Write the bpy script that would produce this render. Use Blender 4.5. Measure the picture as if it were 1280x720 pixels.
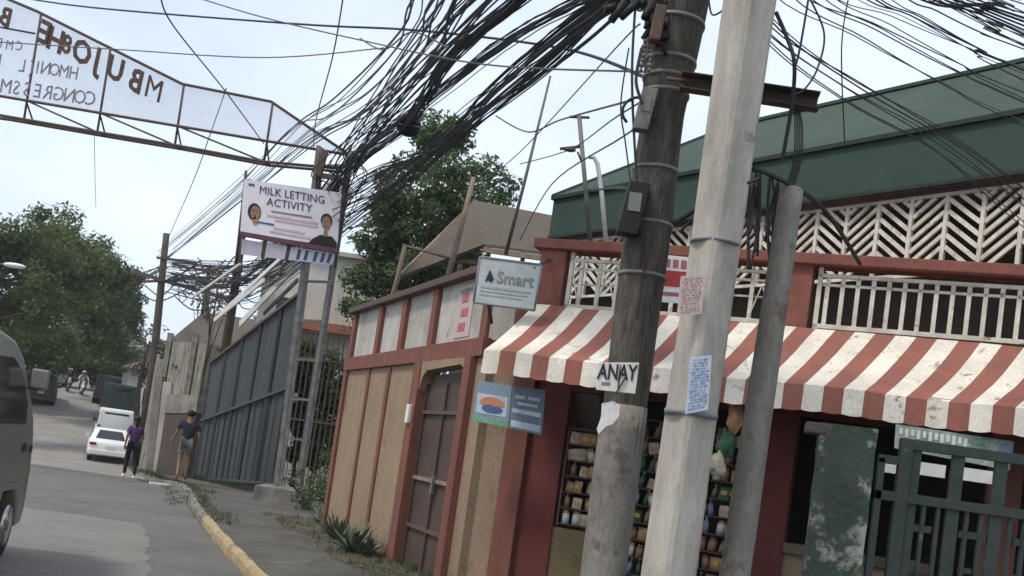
import bpy, bmesh, math, random
from mathutils import Vector, Matrix, noise
R = math.radians
scene = bpy.context.scene
for o in list(bpy.data.objects): bpy.data.objects.remove(o)
COL = scene.collection

# ------------------------------------------------------------------ camera
FOC, TH, PIT, CH, CX, CY = 1300.0, R(8), R(3.7), 1.65, 640.0, 491.0
c_, s_ = math.cos(TH), math.sin(TH)
_r, _u, _f = Vector((1,0,0)), Vector((0,-math.sin(PIT),math.cos(PIT))), Vector((0,math.cos(PIT),math.sin(PIT)))
RR, UU, FF = _r*c_+_u*s_, _u*c_-_r*s_, _f
cam = bpy.data.cameras.new('camera'); camo = bpy.data.objects.new('camera', cam); COL.objects.link(camo)
camo.matrix_world = Matrix(((RR.x,UU.x,-FF.x,0),(RR.y,UU.y,-FF.y,0),(RR.z,UU.z,-FF.z,CH),(0,0,0,1)))
cam.sensor_width = 36; cam.lens = FOC/1280*36; cam.shift_y = (CY-360)/1280
cam.clip_start = .05; cam.clip_end = 4000
scene.camera = camo

# ------------------------------------------------------------------ light
SUN_EL, SUN_AZ = R(58), R(-125)      # azimuth measured from +Y towards +X
w = bpy.data.worlds.new("World"); scene.world = w; w.use_nodes = True
nt = w.node_tree; nt.nodes.clear()
out = nt.nodes.new('ShaderNodeOutputWorld'); bg = nt.nodes.new('ShaderNodeBackground')
sky = nt.nodes.new('ShaderNodeTexSky'); sky.sky_type = 'NISHITA'; sky.sun_disc = False
sky.sun_elevation = SUN_EL; sky.sun_rotation = SUN_AZ; sky.dust_density = 2.0; sky.air_density = 1.0
tc = nt.nodes.new('ShaderNodeTexCoord'); mp = nt.nodes.new('ShaderNodeMapping'); mp.inputs['Scale'].default_value = (1,1,2.6)
nz = nt.nodes.new('ShaderNodeTexNoise'); nz.inputs['Scale'].default_value = 2.1; nz.inputs['Detail'].default_value = 5
nz.inputs['Roughness'].default_value = .52
rp = nt.nodes.new('ShaderNodeValToRGB'); rp.color_ramp.elements[0].position = .30; rp.color_ramp.elements[1].position = .72
rp.color_ramp.elements[0].color = (.52,.52,.52,1); rp.color_ramp.elements[1].color = (1,1,1,1)
mx = nt.nodes.new('ShaderNodeMixRGB'); mx.inputs[2].default_value = (6.7,7.45,8.6,1)
nt.links.new(tc.outputs['Generated'], mp.inputs[0]); nt.links.new(mp.outputs[0], nz.inputs['Vector'])
nt.links.new(nz.outputs['Fac'], rp.inputs[0]); nt.links.new(rp.outputs[0], mx.inputs[0])
nt.links.new(sky.outputs[0], mx.inputs[1]); nt.links.new(mx.outputs[0], bg.inputs[0])
bg.inputs[1].default_value = .10
nt.links.new(bg.outputs[0], out.inputs[0])
sl = bpy.data.lights.new('sun','SUN'); sl.energy = 1.5; sl.angle = R(10); sl.color = (1,.92,.80)
so = bpy.data.objects.new('sun', sl); COL.objects.link(so)
sd = Vector((math.sin(SUN_AZ)*math.cos(SUN_EL), math.cos(SUN_AZ)*math.cos(SUN_EL), math.sin(SUN_EL)))
so.rotation_euler = sd.to_track_quat('Z','Y').to_euler(); so.location = (0,0,30)
scene.view_settings.view_transform = 'Standard'; scene.view_settings.look = 'None'
scene.view_settings.exposure = 0.70; scene.view_settings.gamma = 1; scene.view_settings.use_curve_mapping = False
scene.render.engine = 'CYCLES'

# ------------------------------------------------------------------ survey helpers: sight lines -> world points
def ray(px,py):
    return FF + RR*((px-CX)/FOC) - UU*((py-CY)/FOC)
CAM = Vector((0,0,CH))
def P(px,py,Y): d = ray(px,py); return CAM + d*(Y/d.y)
def Z(px,py,z): d = ray(px,py); return CAM + d*((z-CH)/d.z)
def PL(px,py,p0,d,off=0):
    n = Vector((d[1],-d[0],0)); 
    if n.y > 0: n = -n
    q = Vector((p0[0],p0[1],0)) + n*off
    r = ray(px,py); t = (q-Vector((0,0,0))).dot(n)/r.dot(n)
    return CAM + r*t
def V(*a): return Vector(a)

# ------------------------------------------------------------------ materials
def mat(name, col, rough=.8, col2=None, scale=4, lo=.4, hi=.65, metal=0, bump=0, bscale=40, spots=None, stretch=(1,1,1), detail=6, fine=.12, spec=.3, cracks=0):
    m = bpy.data.materials.new(name); m.use_nodes = True; t = m.node_tree; b = t.nodes['Principled BSDF']
    b.inputs['Roughness'].default_value = rough; b.inputs['Metallic'].default_value = metal
    b.inputs['Specular IOR Level'].default_value = spec
    tc = t.nodes.new('ShaderNodeTexCoord'); mp = t.nodes.new('ShaderNodeMapping'); mp.inputs['Scale'].default_value = stretch
    t.links.new(tc.outputs['Object'], mp.inputs[0])
    n = t.nodes.new('ShaderNodeTexNoise'); n.inputs['Scale'].default_value = scale; n.inputs['Detail'].default_value = detail
    n.inputs['Roughness'].default_value = .62
    t.links.new(mp.outputs[0], n.inputs['Vector'])
    r = t.nodes.new('ShaderNodeValToRGB'); r.color_ramp.elements[0].position = lo; r.color_ramp.elements[1].position = hi
    c2 = col2 or tuple(v*.72 for v in col)
    r.color_ramp.elements[0].color = (*col,1); r.color_ramp.elements[1].color = (*c2,1)
    t.links.new(n.outputs['Fac'], r.inputs[0]); last = r.outputs[0]
    if spots:
        sc, th, scol = spots
        n2 = t.nodes.new('ShaderNodeTexNoise'); n2.inputs['Scale'].default_value = sc; n2.inputs['Detail'].default_value = 7; n2.inputs['Roughness'].default_value = .7
        t.links.new(tc.outputs['Object'], n2.inputs['Vector'])
        r2 = t.nodes.new('ShaderNodeValToRGB'); r2.color_ramp.elements[0].position = th; r2.color_ramp.elements[1].position = th+.07
        r2.color_ramp.elements[0].color = (0,0,0,1); r2.color_ramp.elements[1].color = (1,1,1,1)
        t.links.new(n2.outputs['Fac'], r2.inputs[0])
        x = t.nodes.new('ShaderNodeMixRGB'); x.inputs[2].default_value = (*scol,1)
        t.links.new(r2.outputs[0], x.inputs[0]); t.links.new(last, x.inputs[1]); last = x.outputs[0]
    if cracks:
        vo=t.nodes.new('ShaderNodeTexVoronoi'); vo.feature='DISTANCE_TO_EDGE'; vo.inputs['Scale'].default_value=cracks
        wn=t.nodes.new('ShaderNodeTexNoise'); wn.inputs['Scale'].default_value=2.2; wn.inputs['Detail'].default_value=6
        ad=t.nodes.new('ShaderNodeMixRGB'); ad.blend_type='LINEAR_LIGHT'; ad.inputs[0].default_value=.35
        t.links.new(tc.outputs['Object'],wn.inputs['Vector']); t.links.new(tc.outputs['Object'],ad.inputs[1]); t.links.new(wn.outputs['Color'],ad.inputs[2]); t.links.new(ad.outputs[0],vo.inputs['Vector'])
        cr=t.nodes.new('ShaderNodeValToRGB'); cr.color_ramp.elements[0].position=0; cr.color_ramp.elements[0].color=(.35,.34,.32,1); cr.color_ramp.elements[1].position=.012; cr.color_ramp.elements[1].color=(1,1,1,1)
        t.links.new(vo.outputs['Distance'],cr.inputs[0]); mm=t.nodes.new('ShaderNodeMixRGB'); mm.blend_type='MULTIPLY'; mm.inputs[0].default_value=.35
        t.links.new(last,mm.inputs[1]); t.links.new(cr.outputs[0],mm.inputs[2]); last=mm.outputs[0]
    if fine:
        n3 = t.nodes.new('ShaderNodeTexNoise'); n3.inputs['Scale'].default_value = bscale; n3.inputs['Detail'].default_value = 4
        t.links.new(mp.outputs[0], n3.inputs['Vector'])
        mr = t.nodes.new('ShaderNodeMapRange'); mr.inputs[1].default_value = .3; mr.inputs[2].default_value = .7
        mr.inputs[3].default_value = 1-fine; mr.inputs[4].default_value = 1+fine
        t.links.new(n3.outputs['Fac'], mr.inputs[0])
        hv = t.nodes.new('ShaderNodeHueSaturation'); t.links.new(mr.outputs[0], hv.inputs['Value']); t.links.new(last, hv.inputs['Color']); last = hv.outputs[0]
        if bump:
            bm_ = t.nodes.new('ShaderNodeBump'); bm_.inputs['Strength'].default_value = bump; bm_.inputs['Distance'].default_value = .02
            t.links.new(n3.outputs['Fac'], bm_.inputs['Height']); t.links.new(bm_.outputs[0], b.inputs['Normal'])
    t.links.new(last, b.inputs['Base Color'])
    return m
def leafmat(name, dark, mid, light):
    m = bpy.data.materials.new(name); m.use_nodes = True; t = m.node_tree; b = t.nodes['Principled BSDF']
    g = t.nodes.new('ShaderNodeNewGeometry'); r = t.nodes.new('ShaderNodeValToRGB')
    r.color_ramp.elements[0].color = (*dark,1); r.color_ramp.elements[1].color = (*light,1)
    e = r.color_ramp.elements.new(.55); e.color = (*mid,1)
    t.links.new(g.outputs['Random Per Island'], r.inputs[0])
    tc = t.nodes.new('ShaderNodeTexCoord'); n = t.nodes.new('ShaderNodeTexNoise'); n.inputs['Scale'].default_value = .55
    t.links.new(tc.outputs['Object'], n.inputs['Vector'])
    mr = t.nodes.new('ShaderNodeMapRange'); mr.inputs[1].default_value=.35; mr.inputs[2].default_value=.65; mr.inputs[3].default_value=.6; mr.inputs[4].default_value=1.45
    t.links.new(n.outputs['Fac'], mr.inputs[0])
    hv = t.nodes.new('ShaderNodeHueSaturation'); t.links.new(mr.outputs[0], hv.inputs['Value']); t.links.new(r.outputs[0], hv.inputs['Color'])
    t.links.new(hv.outputs[0], b.inputs['Base Color'])
    b.inputs['Roughness'].default_value = .6; b.inputs['Specular IOR Level'].default_value = .25
    tr = t.nodes.new('ShaderNodeBsdfTranslucent'); t.links.new(hv.outputs[0], tr.inputs[0])
    ms = t.nodes.new('ShaderNodeMixShader'); ms.inputs[0].default_value = .4
    o = t.nodes['Material Output']
    t.links.new(b.outputs[0], ms.inputs[1]); t.links.new(tr.outputs[0], ms.inputs[2]); t.links.new(ms.outputs[0], o.inputs[0])
    return m
def sheetmat(name, col, alpha):
    m = mat(name, col, .6); t = m.node_tree; b = t.nodes['Principled BSDF']; o = t.nodes['Material Output']
    tr = t.nodes.new('ShaderNodeBsdfTranslucent'); tr.inputs[0].default_value = (*[min(1,c*1.15) for c in col],1)
    tp = t.nodes.new('ShaderNodeBsdfTransparent'); ms = t.nodes.new('ShaderNodeMixShader'); ms.inputs[0].default_value = .5
    m2 = t.nodes.new('ShaderNodeMixShader'); m2.inputs[0].default_value = alpha
    t.links.new(b.outputs[0], ms.inputs[1]); t.links.new(tr.outputs[0], ms.inputs[2])
    t.links.new(ms.outputs[0], m2.inputs[1]); t.links.new(tp.outputs[0], m2.inputs[2]); t.links.new(m2.outputs[0], o.inputs[0])
    return m
M = dict(
 road_dark = mat('road_dark',(.140,.134,.126),.92,(.108,.103,.098),.5,bump=.35,bscale=60,fine=.18,spots=(1.7,.60,(.10,.096,.09)),cracks=.33),
 road_pale = mat('road_pale',(.25,.23,.205),.9,(.20,.185,.165),.6,bump=.3,bscale=45,fine=.12,spots=(1.3,.60,(.145,.135,.12)),cracks=.25),
 pavement = mat('pavement',(.105,.098,.086),.93,(.065,.062,.053),1.1,bump=.4,bscale=40,fine=.2,spots=(1.6,.60,(.15,.14,.12)),cracks=.5),
 soil = mat('soil',(.09,.075,.05),.95,(.055,.05,.035),1.5,bump=.5,bscale=20,fine=.2),
 ground = mat('ground',(.07,.075,.045),.95,(.09,.08,.06),.3,fine=.2,bscale=5),
 kerb = mat('kerb',(.24,.22,.19),.9,(.13,.12,.10),3,bump=.4,bscale=30),
 yellow = mat('yellow_paint',(.44,.33,.17),.85,(.31,.24,.14),5,spots=(4,.53,(.20,.18,.15)),bscale=30),
 tan = mat('tan_wall',(.30,.215,.14),.88,(.225,.16,.105),1.7,lo=.35,hi=.7,bump=.15,bscale=30,spots=(2.0,.60,(.20,.145,.10)),stretch=(1.4,1.4,.6)),
 brick = mat('red_brown_paint',(.20,.078,.054),.82,(.14,.058,.043),2.5,lo=.35,hi=.7,bump=.15,spots=(4,.60,(.13,.07,.055)),stretch=(2,2,.4)),
 maroon_shaded = mat('red_brown_in_shade',(.14,.036,.028),.8,(.11,.03,.025),2,bump=.1),  # red-brown darkened in its colour to stand for shade under the awning
 whitewash = mat('dirty_whitewash',(.50,.47,.43),.9,(.28,.26,.23),2.2,lo=.35,hi=.7,stretch=(1,1,.45),spots=(5,.60,(.20,.18,.15)),bump=.15),
 brownmetal = mat('brown_sheet_metal',(.085,.055,.045),.7,(.06,.042,.036),2,spots=(4,.64,(.13,.08,.055))),
 stripew = mat('awning_white',(.74,.685,.59),.85,(.52,.475,.40),2.2,lo=.35,hi=.72,spots=(5.5,.585,(.23,.21,.18)),stretch=(1,1,1)),
 striper = mat('awning_red',(.28,.105,.078),.85,(.20,.082,.062),2.4,lo=.35,hi=.7,spots=(5,.61,(.17,.09,.07))),
 whiterail = mat('white_painted_rail',(.70,.66,.57),.7,(.48,.43,.35),5,spots=(9,.60,(.24,.15,.09))),
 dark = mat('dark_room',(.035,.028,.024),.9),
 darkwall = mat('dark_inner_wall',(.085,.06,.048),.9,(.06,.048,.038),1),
 roofgreen = mat('roof_green',(.036,.060,.043),.8,(.028,.047,.035),.8,stretch=(1,1,1),spots=(2,.68,(.10,.12,.09))),
 fascia = mat('fascia_green',(.036,.068,.052),.7,(.027,.052,.040),.9,lo=.3,hi=.7),
 soffit = mat('soffit',(.15,.115,.09),.9,(.10,.08,.065),2),
 wood = mat('weathered_wood_pole',(.098,.085,.07),.92,(.05,.044,.037),3,stretch=(3,3,.6),bump=.9,bscale=16,fine=.3,spots=(3,.66,(.16,.13,.10))),
 polegrey = mat('pole_cement_coat',(.235,.215,.185),.92,(.15,.138,.12),2.2,stretch=(1.6,1.6,.6),bump=.35,bscale=30,fine=.14,spots=(3,.55,(.135,.115,.09))),
 polelight = mat('concrete_pole',(.44,.40,.345),.9,(.27,.245,.21),2.4,stretch=(1.4,1.4,.4),bump=.3,bscale=30,fine=.08,spots=(2.2,.62,(.19,.165,.14))),
 steelband = mat('steel_band',(.20,.185,.165),.5,metal=.4),
 rust = mat('rusty_steel',(.085,.07,.062),.75,(.13,.065,.04),5,bscale=60),
 steel = mat('dull_galvanised',(.20,.195,.185),.6,(.13,.12,.11),5,metal=.3),
 black = mat('black_rubber',(.015,.015,.016),.6,fine=.05),
 cable = mat('cable_black',(.030,.030,.032),.55,fine=.05),
 cableg = mat('cable_grey',(.13,.13,.135),.6,fine=.05),
 gateblue = mat('blue_grey_sheet',(.060,.067,.070),.65,(.040,.045,.048),1.0,lo=.3,hi=.7,spots=(3.5,.60,(.095,.085,.075)),stretch=(2,2,.25)),
 greengate = mat('dark_green_gate',(.028,.040,.036),.65,(.04,.052,.044),4,spots=(9,.62,(.11,.12,.105))),
 greenpost = mat('flaking_green_post',(.07,.092,.066),.85,(.042,.06,.046),2.2,bump=.5,bscale=25,spots=(3.2,.555,(.32,.31,.27))),
 white = mat('white_paint',(.78,.77,.74),.5,(.66,.64,.60),3),
 offwhite = mat('off_white_wall',(.62,.60,.56),.85,(.48,.46,.42),1,stretch=(1,1,.4)),
 tarp = mat('tarpaulin_white',(.74,.71,.74),.5,(.66,.63,.67),2),
 ink = mat('dark_ink',(.035,.03,.05),.7,fine=0),
 inkgrey = mat('grey_ink',(.22,.23,.24),.7,fine=0),
 inkred = mat('red_ink',(.42,.14,.15),.7,fine=0),
 inkblue = mat('blue_ink',(.08,.13,.30),.7,fine=0),
 letter = mat('cut_steel_letters',(.05,.042,.036),.7,(.12,.05,.03),6),
 letterfaint = mat('faded_letters',(.16,.16,.165),.7,(.26,.25,.25),8),
 skin = mat('skin',(.34,.19,.125),.6,fine=.04),
 hair = mat('hair',(.018,.014,.012),.6,fine=.1),
 glass = mat('dark_window_glass',(.02,.024,.026),.08,fine=0,spec=.6),
 carwhite = mat('car_white',(.75,.75,.73),.25,(.70,.70,.68),1,fine=0,spec=.5),
 carsilver = mat('car_silver_beige',(.23,.22,.20),.36,(.20,.19,.172),1,fine=0,metal=.35,spec=.5),
 cardark = mat('car_dark',(.03,.033,.038),.3,fine=0,spec=.5),
 cargreen = mat('jeep_green',(.035,.06,.055),.4,fine=0),
 chrome = mat('chrome',(.55,.55,.55),.2,metal=.9,fine=0),
 lampred = mat('tail_lens_red',(.30,.02,.015),.3,fine=0),
 lampamber = mat('lens_amber',(.5,.2,.03),.3,fine=0),
 purple = mat('purple_cloth',(.11,.05,.15),.9,(.08,.035,.11),6),
 navy = mat('navy_cloth',(.022,.026,.038),.9,(.03,.034,.048),6),
 blackcloth = mat('black_cloth',(.018,.018,.02),.9),
 greycloth = mat('pale_grey_cloth',(.42,.40,.38),.9,(.32,.31,.29),6),
 redcloth = mat('dull_red_cloth',(.26,.07,.06),.9),
 helmetw = mat('helmet_white',(.75,.73,.68),.3,fine=0),
 helmeto = mat('helmet_peach',(.62,.42,.30),.35,fine=0),
 bark = mat('bark',(.085,.065,.05),.95,(.05,.04,.03),3,bump=.8,bscale=14,fine=.25),
 stick = mat('bare_timber',(.27,.20,.145),.9,(.18,.13,.09),6,spots=(6,.66,(.36,.30,.25))),
 nipa = mat('brown_roofing',(.115,.094,.074),.95,(.08,.066,.052),3,stretch=(1,6,1),bump=.4,bscale=18,fine=.2),
 leaf_big = leafmat('leaf_big',(.045,.075,.032),(.08,.125,.048),(.13,.17,.07)),
 leaf_far = leafmat('leaf_far',(.045,.075,.026),(.082,.12,.036),(.13,.165,.05)),
 leaf_brown = leafmat('leaf_brown',(.035,.04,.022),(.075,.068,.038),(.11,.092,.05)),
 leaf_plant = leafmat('leaf_plant',(.03,.05,.02),(.06,.09,.035),(.12,.15,.06)),
 blade = mat('agave_blade',(.075,.105,.065),.6,(.13,.16,.11),8,fine=.2),
 posterblue = mat('poster_blue',(.20,.27,.34),.5,(.24,.30,.36),4),
 posterdark = mat('poster_slate',(.15,.19,.225),.5,(.10,.15,.19),4),
 orange = mat('orange_print',(.55,.24,.12),.6,fine=.05),
 signgrey = mat('sign_pale_grey',(.42,.46,.46),.5,(.34,.38,.38),3,spots=(4,.66,(.55,.57,.55))),
 paper = mat('paper_white',(.74,.72,.66),.8,(.62,.59,.52),5),
 paperblue = mat('paper_pale_blue',(.48,.53,.60),.8,(.36,.41,.50),9),
 paperpink = mat('paper_faded_pink',(.52,.40,.37),.85,(.44,.36,.33),9),
 beam = mat('terracotta_beam',(.24,.088,.065),.8,(.17,.065,.05),3,spots=(5,.6,(.15,.09,.07))),
)
for n,c in dict(pk_orange=(.50,.28,.15),pk_red=(.42,.12,.08),pk_cream=(.60,.50,.38),pk_green=(.06,.14,.08),pk_blue=(.22,.30,.42),pk_brown=(.30,.19,.12),pk_white=(.66,.63,.58),pk_yellow=(.5,.36,.10)).items():
    M[n] = mat(n,c,.4,tuple(v*.6 for v in c),18,fine=.05)
CORR = None

# ------------------------------------------------------------------ mesh builder
class MB:
    def __init__(s): s.v=[]; s.f=[]; s.m=[]; s.sm=[]
    def add(s, vs, fs, mi=0, smooth=False):
        o=len(s.v); s.v += [Vector(v) for v in vs]; s.f += [tuple(i+o for i in f) for f in fs]; s.m += [mi]*len(fs); s.sm += [smooth]*len(fs)
        return s
    def obox(s, c, x, y, z, mi=0):   # centre and three half vectors
        c,x,y,z = map(Vector,(c,x,y,z)); vs=[c+x*i+y*j+z*k for i in(-1,1) for j in(-1,1) for k in(-1,1)]
        return s.add(vs,[(0,1,3,2),(4,6,7,5),(0,4,5,1),(2,3,7,6),(0,2,6,4),(1,5,7,3)],mi)
    def box(s, lo, hi, mi=0):
        lo,hi=Vector(lo),Vector(hi); c=(lo+hi)/2; h=(hi-lo)/2
        return s.obox(c,(h.x,0,0),(0,h.y,0),(0,0,h.z),mi)
    def bar(s, a, b, w, t=None, up=(0,0,1), mi=0):   # rectangular bar from a to b
        a,b=Vector(a),Vector(b); d=b-a; L=d.length; d/=max(L,1e-6); t=t or w
        u=Vector(up); x=d.cross(u)
        if x.length<1e-3: x=d.cross(Vector((1,0,0)))
        x.normalize(); y=x.cross(d).normalized()
        return s.obox((a+b)/2, d*L/2, x*w/2, y*t/2, mi)
    def tube(s, pts, r, n=8, mi=0, caps=True):
        pts=[Vector(p) for p in pts]; rs = r if isinstance(r,(list,tuple)) else [r]*len(pts)
        vs=[];fs=[]; prev=None
        for i,p in enumerate(pts):
            d=(pts[min(i+1,len(pts)-1)]-pts[max(i-1,0)]); d = d.normalized() if d.length>1e-9 else Vector((0,0,1))
            if prev is None: a=d.orthogonal().normalized()
            else:
                a=prev-d*prev.dot(d); a = a.normalized() if a.length>1e-6 else d.orthogonal().normalized()
            prev=a; b=d.cross(a)
            for k in range(n):
                t=2*math.pi*k/n; vs.append(p+(a*math.cos(t)+b*math.sin(t))*rs[i])
        for i in range(len(pts)-1):
            for k in range(n):
                fs.append((i*n+k,i*n+(k+1)%n,(i+1)*n+(k+1)%n,(i+1)*n+k))
        if caps: fs += [tuple(range(n))[::-1], tuple((len(pts)-1)*n+k for k in range(n))]
        return s.add(vs,fs,mi,n>5)
    def prism(s, poly, ext, mi=0):   # poly list of points, extruded by vector
        n=len(poly); e=Vector(ext); vs=[Vector(p) for p in poly]+[Vector(p)+e for p in poly]
        fs=[tuple(range(n))[::-1],tuple(range(n,2*n))]+[(i,(i+1)%n,(i+1)%n+n,i+n) for i in range(n)]
        return s.add(vs,fs,mi)
    def quad(s,a,b,c,d,mi=0): return s.add([a,b,c,d],[(0,1,2,3)],mi)
    def ell(s, c, rx, ry, rz, n=12, mi=0, zmin=-1):
        c=Vector(c); vs=[];fs=[]; k=n//2+1
        for i in range(k+1):
            ph=-math.pi/2+math.pi*i/k
            zz=max(math.sin(ph),zmin)
            for j in range(n):
                t=2*math.pi*j/n; vs.append(c+Vector((rx*math.cos(ph)*math.cos(t),ry*math.cos(ph)*math.sin(t),rz*zz)))
        for i in range(k):
            for j in range(n): fs.append((i*n+j,i*n+(j+1)%n,(i+1)*n+(j+1)%n,(i+1)*n+j))
        return s.add(vs,fs,mi,True)
    def build(s, name, mats, parent=None, bevel=0, label=None, fixn=True):
        me=bpy.data.meshes.new(name); off = Vector(parent['_o']) if parent and '_o' in parent else Vector((0,0,0))
        me.from_pydata([v-off for v in s.v],[],s.f)
        for m in (mats if isinstance(mats,(list,tuple)) else [mats]): me.materials.append(m)
        for p,mi,sm in zip(me.polygons,s.m,s.sm): p.material_index=mi; p.use_smooth=sm
        if fixn or bevel:
            b=bmesh.new(); b.from_mesh(me)
            if bevel:
                bmesh.ops.remove_doubles(b,verts=b.verts,dist=1e-5)
                es=[e for e in b.edges if len(e.link_faces)==2 and e.calc_face_angle(0)>.6]
                bmesh.ops.bevel(b,geom=es,offset=bevel,segments=2,affect='EDGES',profile=.6,clamp_overlap=True)
            bmesh.ops.recalc_face_normals(b,faces=b.faces); b.to_mesh(me); b.free()
        o=bpy.data.objects.new(name,me); COL.objects.link(o)
        if parent: o.parent=parent; o['_o']=list(off)
        if label: o['label']=label
        return o
THINGS=[]
def thing(name,label,cat,loc=(0,0,0),group=None):
    o=bpy.data.objects.new(name,None); COL.objects.link(o); o.location=loc; o['_o']=list(loc); o['label']=label; o['category']=cat
    o.empty_display_size=.2
    if group:o['group']=group
    return o
def tag(o,label,cat,group=None):
    o['label']=label;o['category']=cat
    if group:o['group']=group
    return o
def single(mb,name,mats,label,cat,group=None,loc=None,bevel=0,fixn=True):   # one-mesh thing with its origin at its base
    if loc is None: loc=sum(mb.v,Vector())/len(mb.v); loc.z=min(v.z for v in mb.v)
    mb.v=[v-Vector(loc) for v in mb.v]
    o=mb.build(name,mats,None,bevel,fixn=fixn); o.location=loc; return tag(o,label,cat,group)
def struct(o,kind='structure'): o['kind']=kind; return o
def dup(root,loc,label=None,group=None):
    r=root.copy(); COL.objects.link(r); r.location=loc
    if label:r['label']=label
    if group:r['group']=group
    def rec(a,b):
        for ch in list(a.children):
            c=ch.copy(); COL.objects.link(c); c.parent=b; rec(ch,c)
    rec(root,r); return r
WT=[.02]
def text_mb(s, size=1.0, depth=.01, mirror=False, squash=1.0):
    cu=bpy.data.curves.new('t','FONT'); cu.body=s; cu.size=size; cu.extrude=depth/2; cu.align_x='CENTER'; cu.align_y='CENTER'; cu.resolution_u=2; cu.offset=size*WT[0]
    o=bpy.data.objects.new('t',cu); COL.objects.link(o); dg=bpy.context.evaluated_depsgraph_get()
    me=bpy.data.meshes.new_from_object(o.evaluated_get(dg)); 
    vs=[v.co.copy() for v in me.vertices]; fs=[tuple(p.vertices) for p in me.polygons]
    bpy.data.objects.remove(o); bpy.data.curves.remove(cu); bpy.data.meshes.remove(me)
    for v in vs:
        v.x*=squash*(-1 if mirror else 1)
    return vs,fs
def put_text(mb,s,size,origin,ux,uy,depth=.008,mirror=False,squash=1,mi=0):   # ux,uy unit vectors of the plane
    ux,uy=Vector(ux).normalized(),Vector(uy).normalized(); n=ux.cross(uy)
    vs,fs=text_mb(s,size,depth,mirror,squash)
    mb.add([Vector(origin)+ux*v.x+uy*v.y+n*v.z for v in vs],fs,mi)
class Board:   # thin printed board on four surveyed corners TL,TR,BR,BL
    def __init__(s,tl,tr,br,bl):
        s.tl,s.tr,s.br,s.bl=map(Vector,(tl,tr,br,bl)); s.n=(s.tr-s.tl).cross(s.bl-s.tl).normalized()
        if s.n.y>0: s.n=-s.n
        s.W=((s.tr-s.tl).length+(s.br-s.bl).length)/2; s.Hh=((s.bl-s.tl).length+(s.br-s.tr).length)/2
        s.ux=((s.tr-s.tl)+(s.br-s.bl)).normalized(); s.uy=((s.tl-s.bl)+(s.tr-s.br)).normalized()
    def at(s,u,v,off=0): return s.tl*(1-u)*(1-v)+s.tr*u*(1-v)+s.br*u*v+s.bl*(1-u)*v+s.n*off
    def sheet(s,mb,u0=0,v0=0,u1=1,v1=1,off=0,th=.01,mi=0):
        mb.prism([s.at(u0,v0,off),s.at(u1,v0,off),s.at(u1,v1,off),s.at(u0,v1,off)],-s.n*th,mi)
    def disc(s,mb,u,v,ru,rv,off,mi=0,n=16,th=.002,v1=9):
        mb.prism([s.at(u+ru*math.cos(t*2*math.pi/n),min(v+rv*math.sin(t*2*math.pi/n),v1),off) for t in range(n)],-s.n*th,mi)
    def text(s,mb,t,u,v,h,off=.006,squash=1,mi=0,mirror=False): put_text(mb,t,h,s.at(u,v,off),s.ux,s.uy,.003,mirror,squash,mi)

# ------------------------------------------------------------------ terrain
PROF=[(-60,0),(18,0),(24,-.04),(30,-.26),(37,-.62),(44,-.82),(50,-.55),(58,.42),(66,1.55),(73,2.3),(85,2.9),(100,3.3),(140,3.9),(200,4.2),(900,4.2)]
def gz(Y):
    for (a,za),(b,zb) in zip(PROF,PROF[1:]):
        if Y<=b:
            t=(Y-a)/(b-a); return za+(zb-za)*t
    return PROF[-1][1]
def kx(Y):   # kerb line
    K=[(-30,11.5),(5,.0),(8.5,-1.45),(10.8,-2.33),(14,-3.62),(17.0,-4.76),(20,-5.85),(22,-6.45),(24,-7.3),(25.5,-8.3),(27,-9.0),(44,-15.6),(150,-59),(400,-162)]
    for (a,xa),(b,xb) in zip(K,K[1:]):
        if Y<=b: return xa+(xb-xa)*(Y-a)/(b-a)
    return K[-1][1]
YS=sorted(set([-30,-20,-10,0,5,8.5,10.8,12,14,15.5,17,18,20,22,24,25.5,27,28.5,30,32,34,37,40,44,47,50,54,58,62,66,70,73,79,85,92,100,120,140,170,200,260,330,400]))
def strip(name,fx0,fx1,dz,m,ys,n=4,kind='structure',mi=None,jit=0):
    vs=[];fs=[]
    for Y in ys:
        a,b=fx0(Y),fx1(Y)
        for i in range(n+1): vs.append((a+(b-a)*i/n,Y,gz(Y)+(dz(Y) if callable(dz) else dz)))
    for r in range(len(ys)-1):
        for i in range(n): fs.append((r*(n+1)+i,r*(n+1)+i+1,(r+1)*(n+1)+i+1,(r+1)*(n+1)+i))
    mb=MB().add(vs,fs); o=mb.build(name,m); struct(o); return o
gy=sorted(set(YS+[-60,600,900]))
strip('ground',lambda Y:-700,lambda Y:700,-.03,M['ground'],gy,2)
strip('road',lambda Y:kx(Y)-10.5,lambda Y:kx(Y)-.02,0,[M['road_dark']],[y for y in YS if y<=27])
strip('road',lambda Y:kx(Y)-10.5,lambda Y:kx(Y)-.02,0,[M['road_pale']],[y for y in YS if y>=27])  # road colour turns paler beyond this row
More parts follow.
